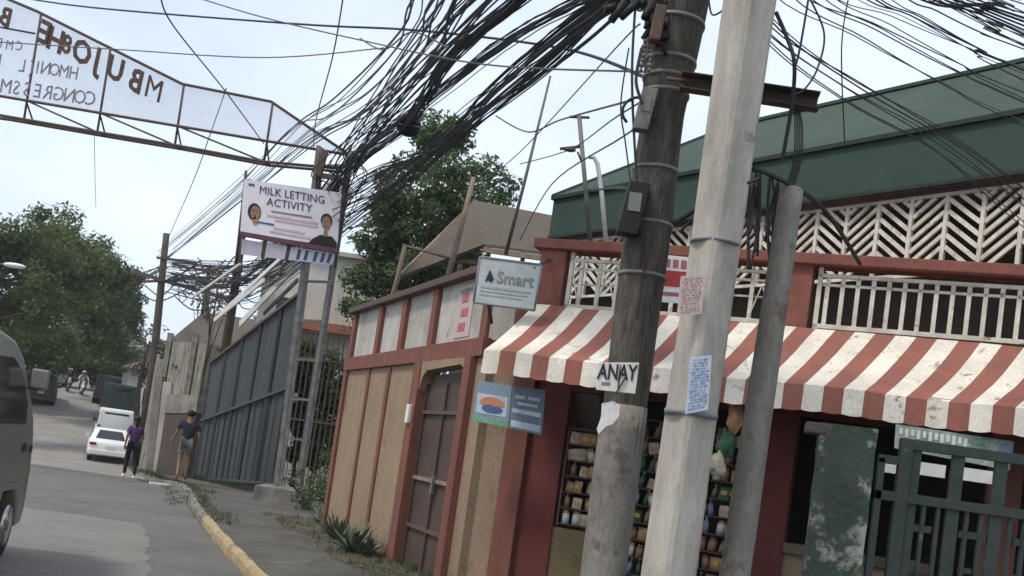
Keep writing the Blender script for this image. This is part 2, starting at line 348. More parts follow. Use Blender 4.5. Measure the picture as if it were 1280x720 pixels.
# lighter road area bordering the darker band, near left
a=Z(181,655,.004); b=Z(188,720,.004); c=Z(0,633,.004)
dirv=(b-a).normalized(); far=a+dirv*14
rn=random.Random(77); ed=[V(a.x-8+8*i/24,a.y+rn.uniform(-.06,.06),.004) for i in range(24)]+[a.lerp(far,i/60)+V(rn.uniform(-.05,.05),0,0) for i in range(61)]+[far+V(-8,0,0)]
mb=MB(); mb.add(ed,[tuple(range(len(ed)))]); struct(mb.build('road_light_area',mat('road_mid_tone',(.19,.178,.16),.9,(.155,.146,.133),.7,bump=.3,bscale=45,spots=(1.5,.58,(.135,.128,.118)))))
strip('pavement',lambda Y:kx(Y)+.14,lambda Y:max(kx(Y)+5.2,-.2 if Y<12 else -99) if Y<24 else kx(Y)+4.0,.12,M['pavement'],[y for y in YS if y<=34],4)
strip('pavement',lambda Y:kx(Y)-13.5,lambda Y:kx(Y)-10.55,.12,M['pavement'],YS,2)
# kerb as solid profile, grey with a worn yellow stretch
def kerb(name,y0,y1,m,step=.35,side=0,seed=1):
    ys=[];y=y0
    while y<y1: ys.append(y); y+=step
    ys.append(y1); rn=random.Random(seed)
    prof=[(0.02,-.05),(0.025,.085),(.045,.128),(.115,.134),(.142,.12),(.142,-.05)]
    vs=[];fs=[];n=len(prof)
    for Y in ys:
        j=rn.uniform(-.012,.012) if m is not M['kerb'] else rn.uniform(-.02,.02)
        for (dx,dz) in prof: vs.append((kx(Y)+side+dx+j,Y,gz(Y)+dz+rn.uniform(-.006,.006)))
    for r in range(len(ys)-1):
        for i in range(n-1): fs.append((r*n+i,r*n+i+1,(r+1)*n+i+1,(r+1)*n+i))
    fs += [tuple(range(n)),tuple((len(ys)-1)*n+i for i in range(n))[::-1]]
    return struct(MB().add(vs,fs,0).build(name,m))
kerb('kerb_yellow',6.0,16.4,M['yellow'],.3,seed=3)
kerb('kerb',16.41,33,M['kerb'],.5,seed=4)
kerb('kerb',-20,5.99,M['kerb'],.8,seed=5)
kerb('kerb',-20,120,M['kerb'],4,-10.66,seed=6)
# earth strip along foot of the low wall
def wallx(Y): return -.36-.411*(Y-11.78)
strip('soil_bed',lambda Y:wallx(Y)-.75-.25*math.sin(Y*2),lambda Y:wallx(Y),.126,M['soil'],[11.8+.4*i for i in range(19)],2)

# ------------------------------------------------------------------ frame of the shop: F plane (front) and W plane (side wall)
C0=V(-.36,11.78,0); Fd=V(.930,-.368,0).normalized(); Fn=V(-.368,-.930,0).normalized()   # Fn points at the street
Wd=V(-.411,1,0).normalized(); Wn=V(-1,-.411,0).normalized()                               # Wn points at the street
def F(s,z,o=0): return C0+Fd*s+Fn*o+V(0,0,z)
def W(s,z,o=0): return C0+Wd*s+Wn*o+V(0,0,z)
UP=V(0,0,1)
def fbox(mb,s0,s1,z0,z1,o0,o1,fr=F,mi=0):
    p=[fr(s0,z0,o0),fr(s1,z0,o0),fr(s1,z0,o1),fr(s0,z0,o1)]
    mb.prism(p,(0,0,z1-z0),mi)

# ---- side wall with sheet gate
wl=thing('perimeter_wall','tan and red-brown side wall with white upper panels, left of the striped awning','wall',W(3,0))
wall_l=wl
mb=MB(); fbox(mb,2.42,6.6,.0,2.80,-.14,0,W); fbox(mb,-.1,.22,0,2.8,-.14,0,W); mb.build('wall_panel',M['tan'],wl)
mb=MB(); fbox(mb,.0,6.6,2.98,3.80,-.13,-.03,W); mb.build('upper_panel',M['whitewash'],wl)
def pil(s0,s1,z0,z1,o=.05): 
    m=MB(); fbox(m,s0,s1,z0,z1,-.16,o,W); m.build('pilaster',M['brick'],wl,bevel=.008)
for s0,s1,o in ((6.42,6.62,.05),(4.95,5.08,.03),(3.78,3.92,.03)): pil(s0,s1,0,2.78,o)
pil(2.12,2.42,0,2.78,.09); pil(.22,.44,0,2.78,.09)
for s in (6.5,4.82,3.5,2.08,.12): pil(s-.1,s+.1,3.0,3.76,.035)
mb=MB(); fbox(mb,-.02,6.64,2.78,3.0,-.17,.06,W); mb.build('beam',M['brick'],wl,bevel=.01)
mb=MB(); fbox(mb,-.04,6.68,3.78,3.87,-.22,.11,W); mb.build('coping',M['rust'],wl,bevel=.01)
# arched corner fillets of the gateway
mb=MB()
for sx,k in ((.44,1),(2.12,-1)):
    for z0,z1,l in ((2.68,2.78,.34),(2.58,2.68,.22),(2.48,2.58,.10)):
        pass
mb.prism([W(.44,2.78,.07),W(2.12,2.78,.07),W(2.12,2.40,.07),W(2.02,2.58,.07),W(1.86,2.66,.07),W(.60,2.70,.07),W(.50,2.66,.07),W(.44,2.55,.07)],-Wn*.2)
mb.build('lintel',M['tan'],wl)
g=thing('metal_gate','brown sheet metal gate set in the side wall with pale cross rails','gate',W(1.28,0))
mb=MB(); fbox(mb,.45,2.11,.06,2.62,-.10,-.06,W); mb.build('gate_panel',M['brownmetal'],g)
for z in (.62,1.24,2.1): 
    mb=MB(); fbox(mb,.46,2.10,z,z+.045,-.06,-.02,W); mb.build('rail',M['stick'] if z==1.24 else M['rust'],g)
for s in (.47,1.26,2.06):
    mb=MB(); fbox(mb,s,s+.04,.06,2.5,-.06,-.025,W); mb.build('stile',M['brownmetal'],g)
mb=MB(); fbox(mb,1.16,1.22,1.1,1.32,-.02,.02,W); mb.build('handle',M['steel'],g,bevel=.005)
# pale doorbell box
mb=MB(); fbox(mb,2.2,2.32,1.95,2.2,.09,.14,W); single(mb,'meter_box',M['paper'],'small pale box fixed to the jamb left of the brown gate','box',bevel=.01)
# scribbled paper on the upper panel
mb=MB(); fbox(mb,.72,1.28,3.06,3.72,-.028,-.018,W,0)
for z,h,s0,s1,m_ in ((3.50,.12,.9,1.12,1),(3.32,.10,.86,1.1,1),(3.14,.10,.9,1.14,1),(3.63,.04,.8,1.2,2)): fbox(mb,s0,s1,z,z+h,-.016,-.012,W,m_)
single(mb,'paper_notice',[M['paperpink'],M['inkred'],M['inkgrey']],'faded pink notice pasted on the white upper panel above the gate','poster')

# ---- shop building (front extension and main house)
sh=thing('shop_house','red-brown shop house with green roof and white grilles behind the poles','house',F(2.5,0))
mb=MB(); fbox(mb,.0,.40,0,2.84,-.2,0); fbox(mb,0,.5,2.98,3.78,-.14,-.02,mi=1); mb.build('front_panel',[M['tan'],M['whitewash']],sh)
mb=MB(); fbox(mb,.40,.66,0,3.1,-.25,.05); mb.build('pillar',M['brick'],sh,bevel=.01,label='brick red corner pillar left of the shop opening')
mb=MB(); fbox(mb,.66,1.06,0,3.1,-.22,-.03); mb.build('inner_jamb',M['maroon_shaded'],sh)  # awning shade is put into this darker red
mb=MB(); fbox(mb,3.2,3.52,0,3.1,-.25,.03); mb.build('pillar',M['maroon_shaded'],sh,bevel=.01)
mb=MB(); fbox(mb,5.3,5.6,0,3.1,-.25,.03); mb.build('pillar',M['brick'],sh,bevel=.01)
mb=MB(); fbox(mb,.66,6.4,2.50,3.1,-.22,-.04); mb.build('lintel',M['maroon_shaded'],sh)
mb=MB(); fbox(mb,3.52,4.9,0,1.12,-.2,-.02); mb.build('sill_wall',M['tan'],sh)
mb=MB(); fbox(mb,3.52,4.9,1.12,1.22,-.24,.05); mb.build('window_sill',M['soffit'],sh,bevel=.008)
mb=MB(); fbox(mb,1.06,1.8,0,1.0,-.6,-.06); mb.build('counter',mat('counter_front',(.20,.15,.075),.8,(.15,.115,.06),2),sh)
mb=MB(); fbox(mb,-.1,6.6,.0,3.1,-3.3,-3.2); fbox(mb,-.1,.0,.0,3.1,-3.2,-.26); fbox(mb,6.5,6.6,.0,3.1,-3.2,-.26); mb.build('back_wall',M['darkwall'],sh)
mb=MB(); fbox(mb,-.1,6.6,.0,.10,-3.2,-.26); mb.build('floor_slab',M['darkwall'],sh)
mb=MB(); fbox(mb,.3,6.8,3.12,3.38,-3.2,0.02); mb.build('balcony_slab',M['brick'],sh)
# balcony posts and beam
for s0,s1 in ((.50,.80),(3.24,3.48),(6.3,6.5)):
    mb=MB(); fbox(mb,s0,s1,3.38,4.06,-.24,.0); mb.build('balcony_pillar',M['beam'],sh,bevel=.01)
mb=MB(); fbox(mb,.42,6.9,4.06,4.17,-.28,.06); mb.build('balcony_beam',M['beam'],sh,bevel=.01)
def railing(s0,s1,slant=False,pitch=.145):
    m=MB(); fbox(m,s0,s1,3.42,3.465,-.10,-.05); fbox(m,s0,s1,3.95,3.985,-.10,-.05); fbox(m,s0,s0+.045,3.4,4.05,-.10,-.05); fbox(m,s1-.045,s1,3.4,4.05,-.10,-.05)
    fbox(m,s0+.05,s1-.05,3.86,3.885,-.09,-.06)
    if slant: fbox(m,s0,s1,3.70,3.72,-.14,-.12)
    r=m.build('rail_frame',M['whiterail'],sh)
    s=s0+pitch*.7;m=MB();k=0
    while s<s1-.05:
        fbox(m,s-.021,s+.021,3.466,3.949,-.095,-.06)
        if slant:
            m.bar(F(s,3.49,-.062),F(s+pitch*.9*(1 if k%2 else -1)*.5,3.80,-.062),.024,.012)
        s+=pitch; k+=1
    m.build('baluster_row',M['whiterail'],r)
railing(.84,3.2,True,.21); railing(3.53,6.28,False,.148)
# main house behind: wall plane runs from E1 to E0
E1=P(1280,209,10.5); E0=P(688,298,16.7); Hd=(E0-E1); Hd.z=0; Hd.normalize(); Hn=V(Hd.y,-Hd.x,0)
if Hn.y>0: Hn=-Hn
L=(E0-E1).xy.length; ext=3.4
def Hh(s,z,o=0): return V(E1.x,E1.y,0)+Hd*s+Hn*o+V(0,0,z)
zs,zf=5.33,5.97
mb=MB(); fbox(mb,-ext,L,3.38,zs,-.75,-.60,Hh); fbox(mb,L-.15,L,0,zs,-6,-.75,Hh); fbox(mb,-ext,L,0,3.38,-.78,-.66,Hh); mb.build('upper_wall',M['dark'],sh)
mb=MB(); fbox(mb,-ext,L+.02,zs-.02,zs+.05,-.74,-.04,Hh); fbox(mb,-ext,L+.02,zs-.06,zs-.02,-.62,-.13,Hh); mb.build('soffit',M['soffit'],sh)
mb=MB(); fbox(mb,-ext,L+.05,zs,zf,-.05,0,Hh); fbox(mb,L,L+.05,zs,zf,-5,-.05,Hh); mb.build('fascia',M['fascia'],sh)
mb=MB(); fbox(mb,-ext-.02,L+.07,zf-.025,zf+.03,-.04,.05,Hh); fbox(mb,-ext,L+.06,zs-.03,zs+.012,-.03,.025,Hh); mb.build('gutter_lip',mat('gutter_dark',(.022,.034,.028),.7),sh)
R1=P(1280,71,12.9); R0=P(884,155,16.6); zr=(R1.z+R0.z)/2
ro=(V(R1.x-E1.x,R1.y-E1.y,0)).dot(Hn); sr=(V(R0.x-E1.x,R0.y-E1.y,0)).dot(Hd)
mb=MB()
a,b,c,d=Hh(-ext,zf+.03,.04),Hh(L+.06,zf+.03,.04),Hh(sr,zr,ro),Hh(-ext,zr,ro)
back=Hh(L+.06,zf+.03,2*ro-.04); bk2=Hh(-ext,zf+.03,2*ro-.04)
mb.add([a,b,c,d,back,bk2],[(0,1,2,3),(1,4,2),(3,2,4,5)])
# corrugation ribs running up the slope
n=46
for i in range(n):
    s=-ext+(sr+ext)*i/(n-1); mb.bar(Hh(s,zf+.03,.02),Hh(s,zr-.005,ro),.03,.008,up=Hn)
mb.bar(c,d,.16,.05); mb.bar(b,c,.12,.05)
mb.build('roof',M['roofgreen'],sh)
# herringbone grille
gr=MB(); go=-.16; gz0,gz1=4.32,zs-.07; pitch=.43; s=-ext; k=0
fbox(gr,-ext,L-.2,gz1-.04,gz1,go-.02,go+.02,Hh); fbox(gr,-ext,L-.2,gz0,gz0+.04,go-.02,go+.02,Hh)
while s<L-.3:
    fbox(gr,s-.024,s+.024,gz0,gz1,go-.02,go+.022,Hh)
    z=gz0-.25; up=.30
    while z<gz1:
        za,zb=(z,z+up) if k%2 else (z+up,z)
        z1_,z2_=za,zb; sa,sb=s+.025,s+pitch-.025
        if max(za,zb)<gz1-.02 and min(za,zb)>gz0: gr.bar(Hh(sa,za,go),Hh(sb,zb,go),.046,.03,up=Hn)
        elif max(za,zb)>=gz1-.02 and min(za,zb)<gz1-.05:
            t=(gz1-.04-min(za,zb))/up
            if za<zb: gr.bar(Hh(sa,za,go),Hh(sa+(sb-sa)*t,gz1-.04,go),.046,.03,up=Hn)
            else: gr.bar(Hh(sb-(sb-sa)*t,gz1-.04,go),Hh(sb,zb,go),.046,.03,up=Hn)
        z+=.135
    s+=pitch; k+=1
gr.build('window_grille',M['whiterail'],sh,fixn=False)

# ---- awning
aw=thing('striped_awning','red and white striped awning, stained by mildew, over the shop front','awning',F(2.5,2.5))
canv=MB();val=MB(); s=0.02; k=0; pt=.176; rn=random.Random(4)
def aft(s,v):  # v 0 wall .. 1 front
    o=.03+v*(1.10-.025*s); z=3.42-.03*s*.25+(2.73-3.42)*v+ -.035*math.sin(math.pi*v)*(1+.5*math.sin(s*1.7)) + .012*noise.noise(V(s*2.3,v*3,0)) + .01*math.sin(s*4.1)*v
    return F(s+.45+(.05+.085*s)*(1-v),z,o)
tot=6.6
while s<tot:
    e=s+pt; mi=k%2; N=5
    for q in range(N):
        v0,v1=q/N,(q+1)/N
        sg=.012*math.sin(k*1.3)
        canv.add([aft(s,v0),aft(e,v0),aft(e,v1),aft(s,v1)],[(0,1,2,3)],mi)
    M0=4
    for i in range(M0):
        t0,t1=i/M0,(i+1)/M0
        def bt(t): return -.235-.012*math.sin(math.pi*t)+.0
        p0,p1=aft(s+(e-s)*t0,1),aft(s+(e-s)*t1,1)
        j=.02
        val.add([p0+Fn*.004,p1+Fn*.004,p1+V(0,0,bt(t1))+Fn*(j+.01*math.sin(math.pi*t1)),p0+V(0,0,bt(t0))+Fn*(j+.01*math.sin(math.pi*t0))],[(0,1,2,3)],mi)
    s=e;k+=1
canv.build('canopy',[M['stripew'],M['striper']],aw,fixn=False); val.build('valance',[M['stripew'],M['striper']],aw,fixn=False)
fr=MB()
for s in (0.03,1.6,3.2,4.8,6.4): fr.tube([aft(s,0.02)-UP*.03,aft(s,.5)-UP*.035,aft(s,.95)-UP*.03],.014,6)
fr.tube([aft(.03,.95)-UP*.03,aft(tot,.95)-UP*.03],.014,6)
fr.build('frame',M['rust'],aw)

# ---- signs
def board_thing(name,label,cat,corn,th,m,edge=None,group=None):
    b=Board(*corn); t=thing(name,label,cat,(b.bl+b.br)/2,group)
    mb=MB(); b.sheet(mb,th=th); pn=mb.build('panel',m,t)
    if edge:
        mb=MB()
        for p,q in ((0,1),(1,2),(2,3),(3,0)):
            cs=[b.tl,b.tr,b.br,b.bl]; mb.tube([cs[p],cs[q]],edge[0],6)
        mb.build('frame',edge[1],t)
    return b,t
b,t=board_thing('shop_sign','pale grey hanging sign with faded lettering above the left end of the awning','sign',(P(600,321,11.2),P(677,331,11.0),P(668,388,11.0),P(592,378,11.2)),.03,M['signgrey'],(.012,M['inkgrey']))
mb=MB(); b.text(mb,'Smart',.62,.40,.185,.004,.95); mb.build('lettering',M['inkgrey'],t)
mb=MB()
for k in range(5): mb.bar(b.at(.15+k*.02,.48-abs(k-2)*-.02,.006),b.at(.20+k*.018,.27+k*.04,.006),.016,.004,up=b.n)
mb.build('logo',M['ink'],t)
mb=MB(); b.sheet(mb,.08,.62,.90,.66,.004,.003); b.sheet(mb,.08,.71,.86,.74,.004,.003); b.sheet(mb,.08,.79,.78,.82,.004,.003); mb.build('small_print',mat('faded_print',(.30,.34,.35),.7),t)
mb=MB(); q=b.at(.25,1); mb.bar(q,q+V(.05,.35,-.15),.03); q=b.at(.9,.1); mb.bar(q,F(.6,3.95,.0),.03); mb.build('bracket',M['rust'],t)

b,t=board_thing('blue_poster','blue and white poster with an orange picture, left one under the awning corner','poster',(P(597,475,11.15),P(640,482,11.0),P(635,534,11.0),P(590,526,11.15)),.008,M['posterblue'])
mb=MB(); b.sheet(mb,0.06,.30,.92,.78,.004,.003); mb.build('picture',M['paperblue'],t)
mb=MB(); b.disc(mb,.5,.52,.36,.17,.008,v1=.56); mb.build('picture_detail',M['orange'],t)
mb=MB(); b.sheet(mb,0,.86,1,1,.004,.003); mb.build('band',mat('band_green',(.18,.36,.24),.6),t)
mb=MB(); b.disc(mb,.52,.64,.30,.10,.008); mb.build('picture_detail',M['inkblue'],t)
b,t=board_thing('blue_poster','slate blue poster with pale lower panel, right one under the awning corner','poster',(P(641,482,10.98),P(682,488,10.86),P(677,544,10.86),P(636,535,10.98)),.008,M['posterdark'])
mb=MB(); b.sheet(mb,.05,.52,.93,.62,.004,.003); b.sheet(mb,.05,.80,.95,.95,.004,.003); mb.build('picture',M['paperblue'],t)
mb=MB(); b.sheet(mb,.12,.2,.4,.28,.004,.003); b.sheet(mb,.5,.2,.85,.27,.004,.003); b.sheet(mb,.2,.36,.8,.42,.004,.003); mb.build('picture_detail',M['paperblue'],t)

# ------------------------------------------------------------------ goods on shelves
rack=thing('display_rack','dark wire rack of snack packets at the left of the shop opening','rack',F(1.32,1.0))
def rackbuild(t,s0,s1,z0,rows,o,dz=.175):
    for k in range(rows+1):
        m=MB(); fbox(m,s0,s1,z0+k*dz,z0+k*dz+.012,o-.16,o); m.build('shelf',M['rust'],t)
    m=MB()
    for s in (s0,s1): fbox(m,s-.01,s+.01,z0-.02,z0+rows*dz+.1,o-.17,o-.15); fbox(m,s-.01,s+.01,z0-.02,z0+rows*dz,o-.012,o+.0)
    m.build('frame',M['rust'],t)
rackbuild(rack,1.1,1.75,1.04,6,-.05)
rack2=thing('display_rack','tall dark shelf of groceries deeper in the shop, between the poles','rack',F(2.6,.1))
rackbuild(rack2,1.85,3.15,.62,9,-.12,.185)
PK=[]
def packet(kind,m1,m2,label):
    t=thing(kind,label,kind,(0,0,0),'groceries on the shop shelves')
    if kind=='packet':
        m=MB(); w_,h_,d_=.055,.062,.02
        vs=[];fs=[]
        for j in range(5):
            z=h_*2*j/4
            for i in range(5):
                x=-w_+2*w_*i/4; bul=d_*math.sin(math.pi*j/4)*math.sin(math.pi*(i/4)*.9+.15)
                vs.append(Fd*x+Fn*max(bul,.002)+V(0,0,z))
        for j in range(4):
            for i in range(4): fs.append((j*5+i,j*5+i+1,(j+1)*5+i+1,(j+1)*5+i))
        o=len(vs); vs+= [v-Fn*(2*max(.002,(v.dot(Fn)))) for v in vs]; fs+=[tuple(i+o for i in f)[::-1] for f in fs]
        m.add(vs,fs,0,True); m.build('wrapper',m1,t)
        m=MB(); m.obox(Fn*.021+V(0,0,.062),Fd*.032,Fn*.002,V(0,0,.022)); m.build('print',m2,t)
    elif kind=='jar':
        m=MB(); m.tube([(0,0,0),(0,0,.1),(0,0,.115)],[.04,.04,.03],12); m.build('body',m1,t); m=MB(); m.tube([(0,0,.115),(0,0,.14)],.033,12); m.build('lid',m2,t)
    elif kind=='bottle':
        m=MB(); m.tube([(0,0,0),(0,0,.10),(0,0,.13),(0,0,.15)],[.03,.03,.013,.012],10); m.build('body',m1,t); m=MB(); m.tube([(0,0,.15),(0,0,.165)],.015,10); m.build('cap',m2,t)
    elif kind=='box':
        m=MB(); m.obox((0,0,.065),Fd*.045,Fn*.03,(0,0,.065)); m.build('carton',m1,t,bevel=.003); m=MB(); m.obox(Fn*.0315+V(0,0,.07),Fd*.033,Fn*.0015,V(0,0,.025)); m.build('print',m2,t)
    PK.append([t,False])
for k,m1,m2,l in (('packet','pk_orange','pk_yellow','orange snack packet'),('packet','pk_red','pk_yellow','red snack packet'),('packet','pk_cream','pk_orange','cream snack packet'),('jar','pk_brown','pk_red','brown jar with red lid'),('bottle','pk_blue','pk_white','blue bottle'),('bottle','pk_green','pk_white','green bottle'),('jar','pk_white','pk_orange','white jar with orange lid'),('packet','pk_green','pk_yellow','green snack packet'),('bottle','pk_brown','pk_yellow','brown bottle')):
    packet(k,M[m1],M[m2],l+' standing on a shop shelf under the awning')
rn=random.Random(11)
def stock(s0,s1,z0,rows,o,dz,choices):
    for r in range(rows):
        s=s0+.07
        while s<s1-.05:
            i=rn.choice(choices); p=PK[i]; loc=F(s+rn.uniform(-.01,.01),z0+r*dz+.014,o-.07+rn.uniform(-.03,.03))
            if not p[1]: p[0].location=loc; p[1]=True
            else:
                c=dup(p[0],loc); c.rotation_euler=(rn.uniform(-.15,.15),rn.uniform(-.22,.22),rn.uniform(-.6,.6)); k_=rn.uniform(.85,1.2); c.scale=(k_,k_,min(k_,1.05))
            s+=rn.uniform(.085,.135)
stock(1.1,1.75,1.04,6,-.05,.175,[0,0,2,2,2,3,4,6,6,8,0])
stock(1.85,3.15,.62,9,-.12,.185,[0,1,2,3,4,5,5,6,7,8])
for p in PK:
    if not p[1]: p[0].location=F(2,1.03,-.3)
# hanging clothes / bag seen between the poles
mb=MB(); p=P(914,545,9.9)
def crumple(c,rx,ry,rz,mi,sd):
    o=len(mb.v); mb.ell(c,rx,ry,rz,14,mi)
    for i in range(o,len(mb.v)):
        d=mb.v[i]-c; k=1+.55*noise.noise(d*18+V(sd,0,0))+.3*noise.noise(d*45+V(0,sd,0)); mb.v[i]=c+V(d.x*k*(1.15-.5*d.z/rz*.5),d.y*k,d.z*k)
crumple(p+V(.02,0,.20),.07,.06,.17,1,1); crumple(p+V(-.04,0,-.08),.075,.06,.15,2,4); crumple(p+V(-.10,0,-.28),.07,.06,.12,0,7); mb.tube([p+V(.03,0,.35),p+V(.05,0,.75)],.006,6,0)
single(mb,'hanging_bag',[M['pk_cream'],M['pk_orange'],M['pk_green']],'orange and green bag hanging in the shop right of the concrete pole','bag')

# ------------------------------------------------------------------ green gate at the right
gt=thing('gate_post','flaking dark green concrete gate post with a lip on top','post',Z(1050,790,.12))
Yp=7.6
pa,pb=P(1016,640,Yp),P(1092,640,Yp); cx=(pa.x+pb.x)/2; hw=(pb.x-pa.x)/2*.97
ztop=P(1050,531,Yp).z
mb=MB(); ang=R(-14); ax=V(math.cos(ang),math.sin(ang),0); ay=V(-math.sin(ang),math.cos(ang),0); cc=V(cx,Yp+.12,0)
N=14; vs=[];fs=[]
ring=[(-1,-1),(-.4,-1.0),(.3,-1.0),(1,-1),(1,0),(1,1),(0,1),(-1,1),(-1,0)]
rn=random.Random(8)
for i in range(N):
    z=.05+(ztop-.05)*i/(N-1)
    for (a,b) in ring: vs.append(cc+ax*(a*hw*.93+rn.uniform(-.006,.006))+ay*(b*.17+rn.uniform(-.006,.006))+V(0,0,z))
n=len(ring)
for i in range(N-1):
    for j in range(n): fs.append((i*n+j,i*n+(j+1)%n,(i+1)*n+(j+1)%n,(i+1)*n+j))
fs.append(tuple((N-1)*n+j for j in range(n)))
mb.add(vs,fs); mb.build('shaft',M['greenpost'],gt)
mb=MB(); mb.obox(cc-ax*(hw*1.04)+V(0,0,ztop-.045)+ay*(-.05),ax*.085,ay*.13,V(0,0,.04)); mb.build('lip',M['soffit'],gt,bevel=.015)
gg=thing('green_gate','dark green barred metal gate beside the flaking post at lower right','gate',V(2.9,7.5,.1))
def G(px,py,off=0): return P(px,py,7.55-off)
GA=G(1085,640); GB=G(1500,700); gd=V(GB.x-GA.x,0,0).normalized()
def gp(x,z,o=0): return V(x,7.55-o,z)
x0=G(1088,640).x; x1=x0+2.3; zt=G(1130,548).z
def gbox(m,xa,xb,za,zb,o0=0,o1=.05): m.box((xa,7.55-o1,za),(xb,7.55-o0,zb))
mb=MB(); xt=G(1128,560).x
gbox(mb,xt,x1,zt-.075,zt); zm=G(1130,620).z; gbox(mb,x0,x1,zm-.05,zm+.02); gbox(mb,xt-.03,xt+.06,.15,zt,0,.055); 
gbox(mb,x0,x0+.05,.15,zt-.16); gbox(mb,x0,x1,.16,.24); gbox(mb,x0,x1,1.0,1.06)
gbox(mb,x0,xt,zt-.2,zt-.14)
mb.build('frame',M['greengate'],gg,bevel=.004)
mb=MB()
x=x0+.16;k=0
rr=random.Random(5)
while x<x1:
    if abs(x-xt)>.08:
        if k%3==1: gbox(mb,x-.045,x+.045,.24,zt-.07,.005,.035)
        else: gbox(mb,x-.013,x+.013,.24,zm,.01,.04)
    x+=.105;k+=1
mb.build('bars',M['greengate'],gg)
for k in range(5):
    xx=x0+.24+k*.4
    mb=MB(); gbox(mb,xx,xx+.2,1.55,1.60,.0,.03); mb.build('lock_plate',M['greengate'],gg)
    mb=MB(); gbox(mb,xx+.03,xx+.12,1.3,1.34,0,.03); mb.build('lock_plate',M['greengate'],gg)
# paper strips and sign behind the gate
for i,(a,b_,l) in enumerate((((1098,573),(1126,592),'narrow white strip of paper behind the green gate, nearest the post'),((1141,576),(1181,597),'white strip of paper behind the green gate, middle one'),((1189,582),(1243,606),'widest white strip of paper behind the green gate, at right'))):
    p=P(*a,8.9); q=P(*b_,8.9); mb=MB(); h=.11; sl=-.0
    mb.prism([V(p.x,8.9,p.z),V(q.x,8.9,p.z),V(q.x,8.9,p.z-h),V(p.x,8.9,p.z-h)],(0,.006,0)); single(mb,'paper_strip',M['paper'],l,'paper')
b,t=board_thing('long_banner','long pale green banner with white lettering hung under the awning at right','banner',(P(1120,530,9.0),P(1268,552,9.0),P(1262,588,9.0),P(1118,560,9.0)),.006,mat('banner_green',(.16,.25,.18),.7,(.45,.47,.42),5),None)
mb=MB()
for k in range(12): b.sheet(mb,.03+k*.05,.12,.06+k*.05,.38+.08*(k%2),.004,.003)
mb.build('print',M['paper'],t); mb=MB(); b.sheet(mb,.88,.1,.99,.95,.004,.003); mb.build('print',M['pk_blue'],t)

# ------------------------------------------------------------------ poles
def pole(name,label,Y,pts,n,m,sq=None,rings=26,seed=0,tilt=0):
    """pts: (y_px, x_left, x_right) read at several heights"""
    t=thing(name,label,'pole',(0,0,0)); ctr=[];
    for (y,a,b) in pts:
        A,B=P(a,y,Y),P(b,y,Y); ctr.append(((A+B)/2,(B-A).length/2))
    # straight pole: fit ends
    (c0,r0),(c1,r1)=ctr[0],ctr[-1]
    d=(c0-c1)/(c0.z-c1.z)
    base=c1+d*(0-c1.z); rb=r1+(r1-r0)*(c1.z/(c0.z-c1.z))
    t.location=(base.x,base.y,0); t['_o']=[base.x,base.y,0]
    rn=random.Random(seed); vs=[];fs=[]; zt=c0.z
    rr=lambda z: (lambda L:[r for r in [L(z)]][0])(lambda z: interp(z))
    zr=[(c.z,r) for c,r in ctr]+[(0,max(rb,ctr[-1][1]))]; zr.sort()
    def interp(z):
        for (za,ra),(zb,rb_) in zip(zr,zr[1:]):
            if z<=zb: return ra+(rb_-ra)*(z-za)/(zb-za)
        return zr[-1][1]
    for i in range(rings):
        z=-.1+(zt+.1)*i/(rings-1); r=interp(max(z,0)); c=base+d*z; c.z=z
        for k in range(n):
            a=2*math.pi*k/n
            if sq: 
                a+=sq; kk=(a-sq)%(math.pi/2)-math.pi/4
                q=.80/max(abs(math.cos(a-sq)),abs(math.sin(a-sq))); q=min(q,1.0)
            else: q=1
            q*=1+.035*(noise.noise(V(math.cos(a)*1.7,math.sin(a)*1.7,z*1.3+seed*9))); 
            vs.append(c+V(math.cos(a),math.sin(a),0)*r*q)
    for i in range(rings-1):
        for k in range(n): fs.append((i*n+k,i*n+(k+1)%n,(i+1)*n+(k+1)%n,(i+1)*n+k))
    fs.append(tuple((rings-1)*n+k for k in range(n)))
    mb=MB().add(vs,fs,0,not sq); mb.build('shaft',m,t,fixn=False)
    def at(z): c=base+d*z; c.z=z; return c,interp(z)
    return t,at
wp,wat=pole('utility_pole','dark weathered wooden utility pole with steel bands, left of the concrete pole',7.5,((-260,838,925),(0,806,884),(150,806,858),(300,788,848),(480,760,815),(600,741,798),(720,726,781)),20,M['wood'],seed=1,rings=40)
cp,cat_=pole('utility_pole','pale square concrete utility pole, tallest and in front of the wooden one',6.6,((-260,940,1008),(0,905,970),(360,858,920),(720,801,869)),32,M['polelight'],sq=R(28),seed=2)
sp,sat=pole('utility_pole','short grey concrete pole with rounded top, rightmost of the three',6.9,((237,975,1004),(420,947,980),(720,899,937)),18,M['polegrey'],seed=3)
c,r=sat(P(989,237,6.9).z); mb=MB(); mb.ell(c-V(0,0,.01),r,r,.035,18,zmin=0); mb.build('cap',M['polegrey'],sp)
# separate bar standing for the square pole's own darker left face
t2=thing('pole_side_bar','narrow grey bar standing for the darker left face of pale concrete pole','post',(0,0,0))
a0,a1=P(811,800,6.8),P(876,360,6.8); dd=(a1-a0)/(a1.z-a0.z); bs=a0-dd*a0.z; tp=a0+dd*(P(900,-120,6.75).z-a0.z)
t2.location=bs; t2['_o']=list(bs); mb=MB(); mb.bar(bs,tp,.15,.15,up=(.4,1,0)); mb.build('shaft',M['polegrey'],t2,bevel=.02)
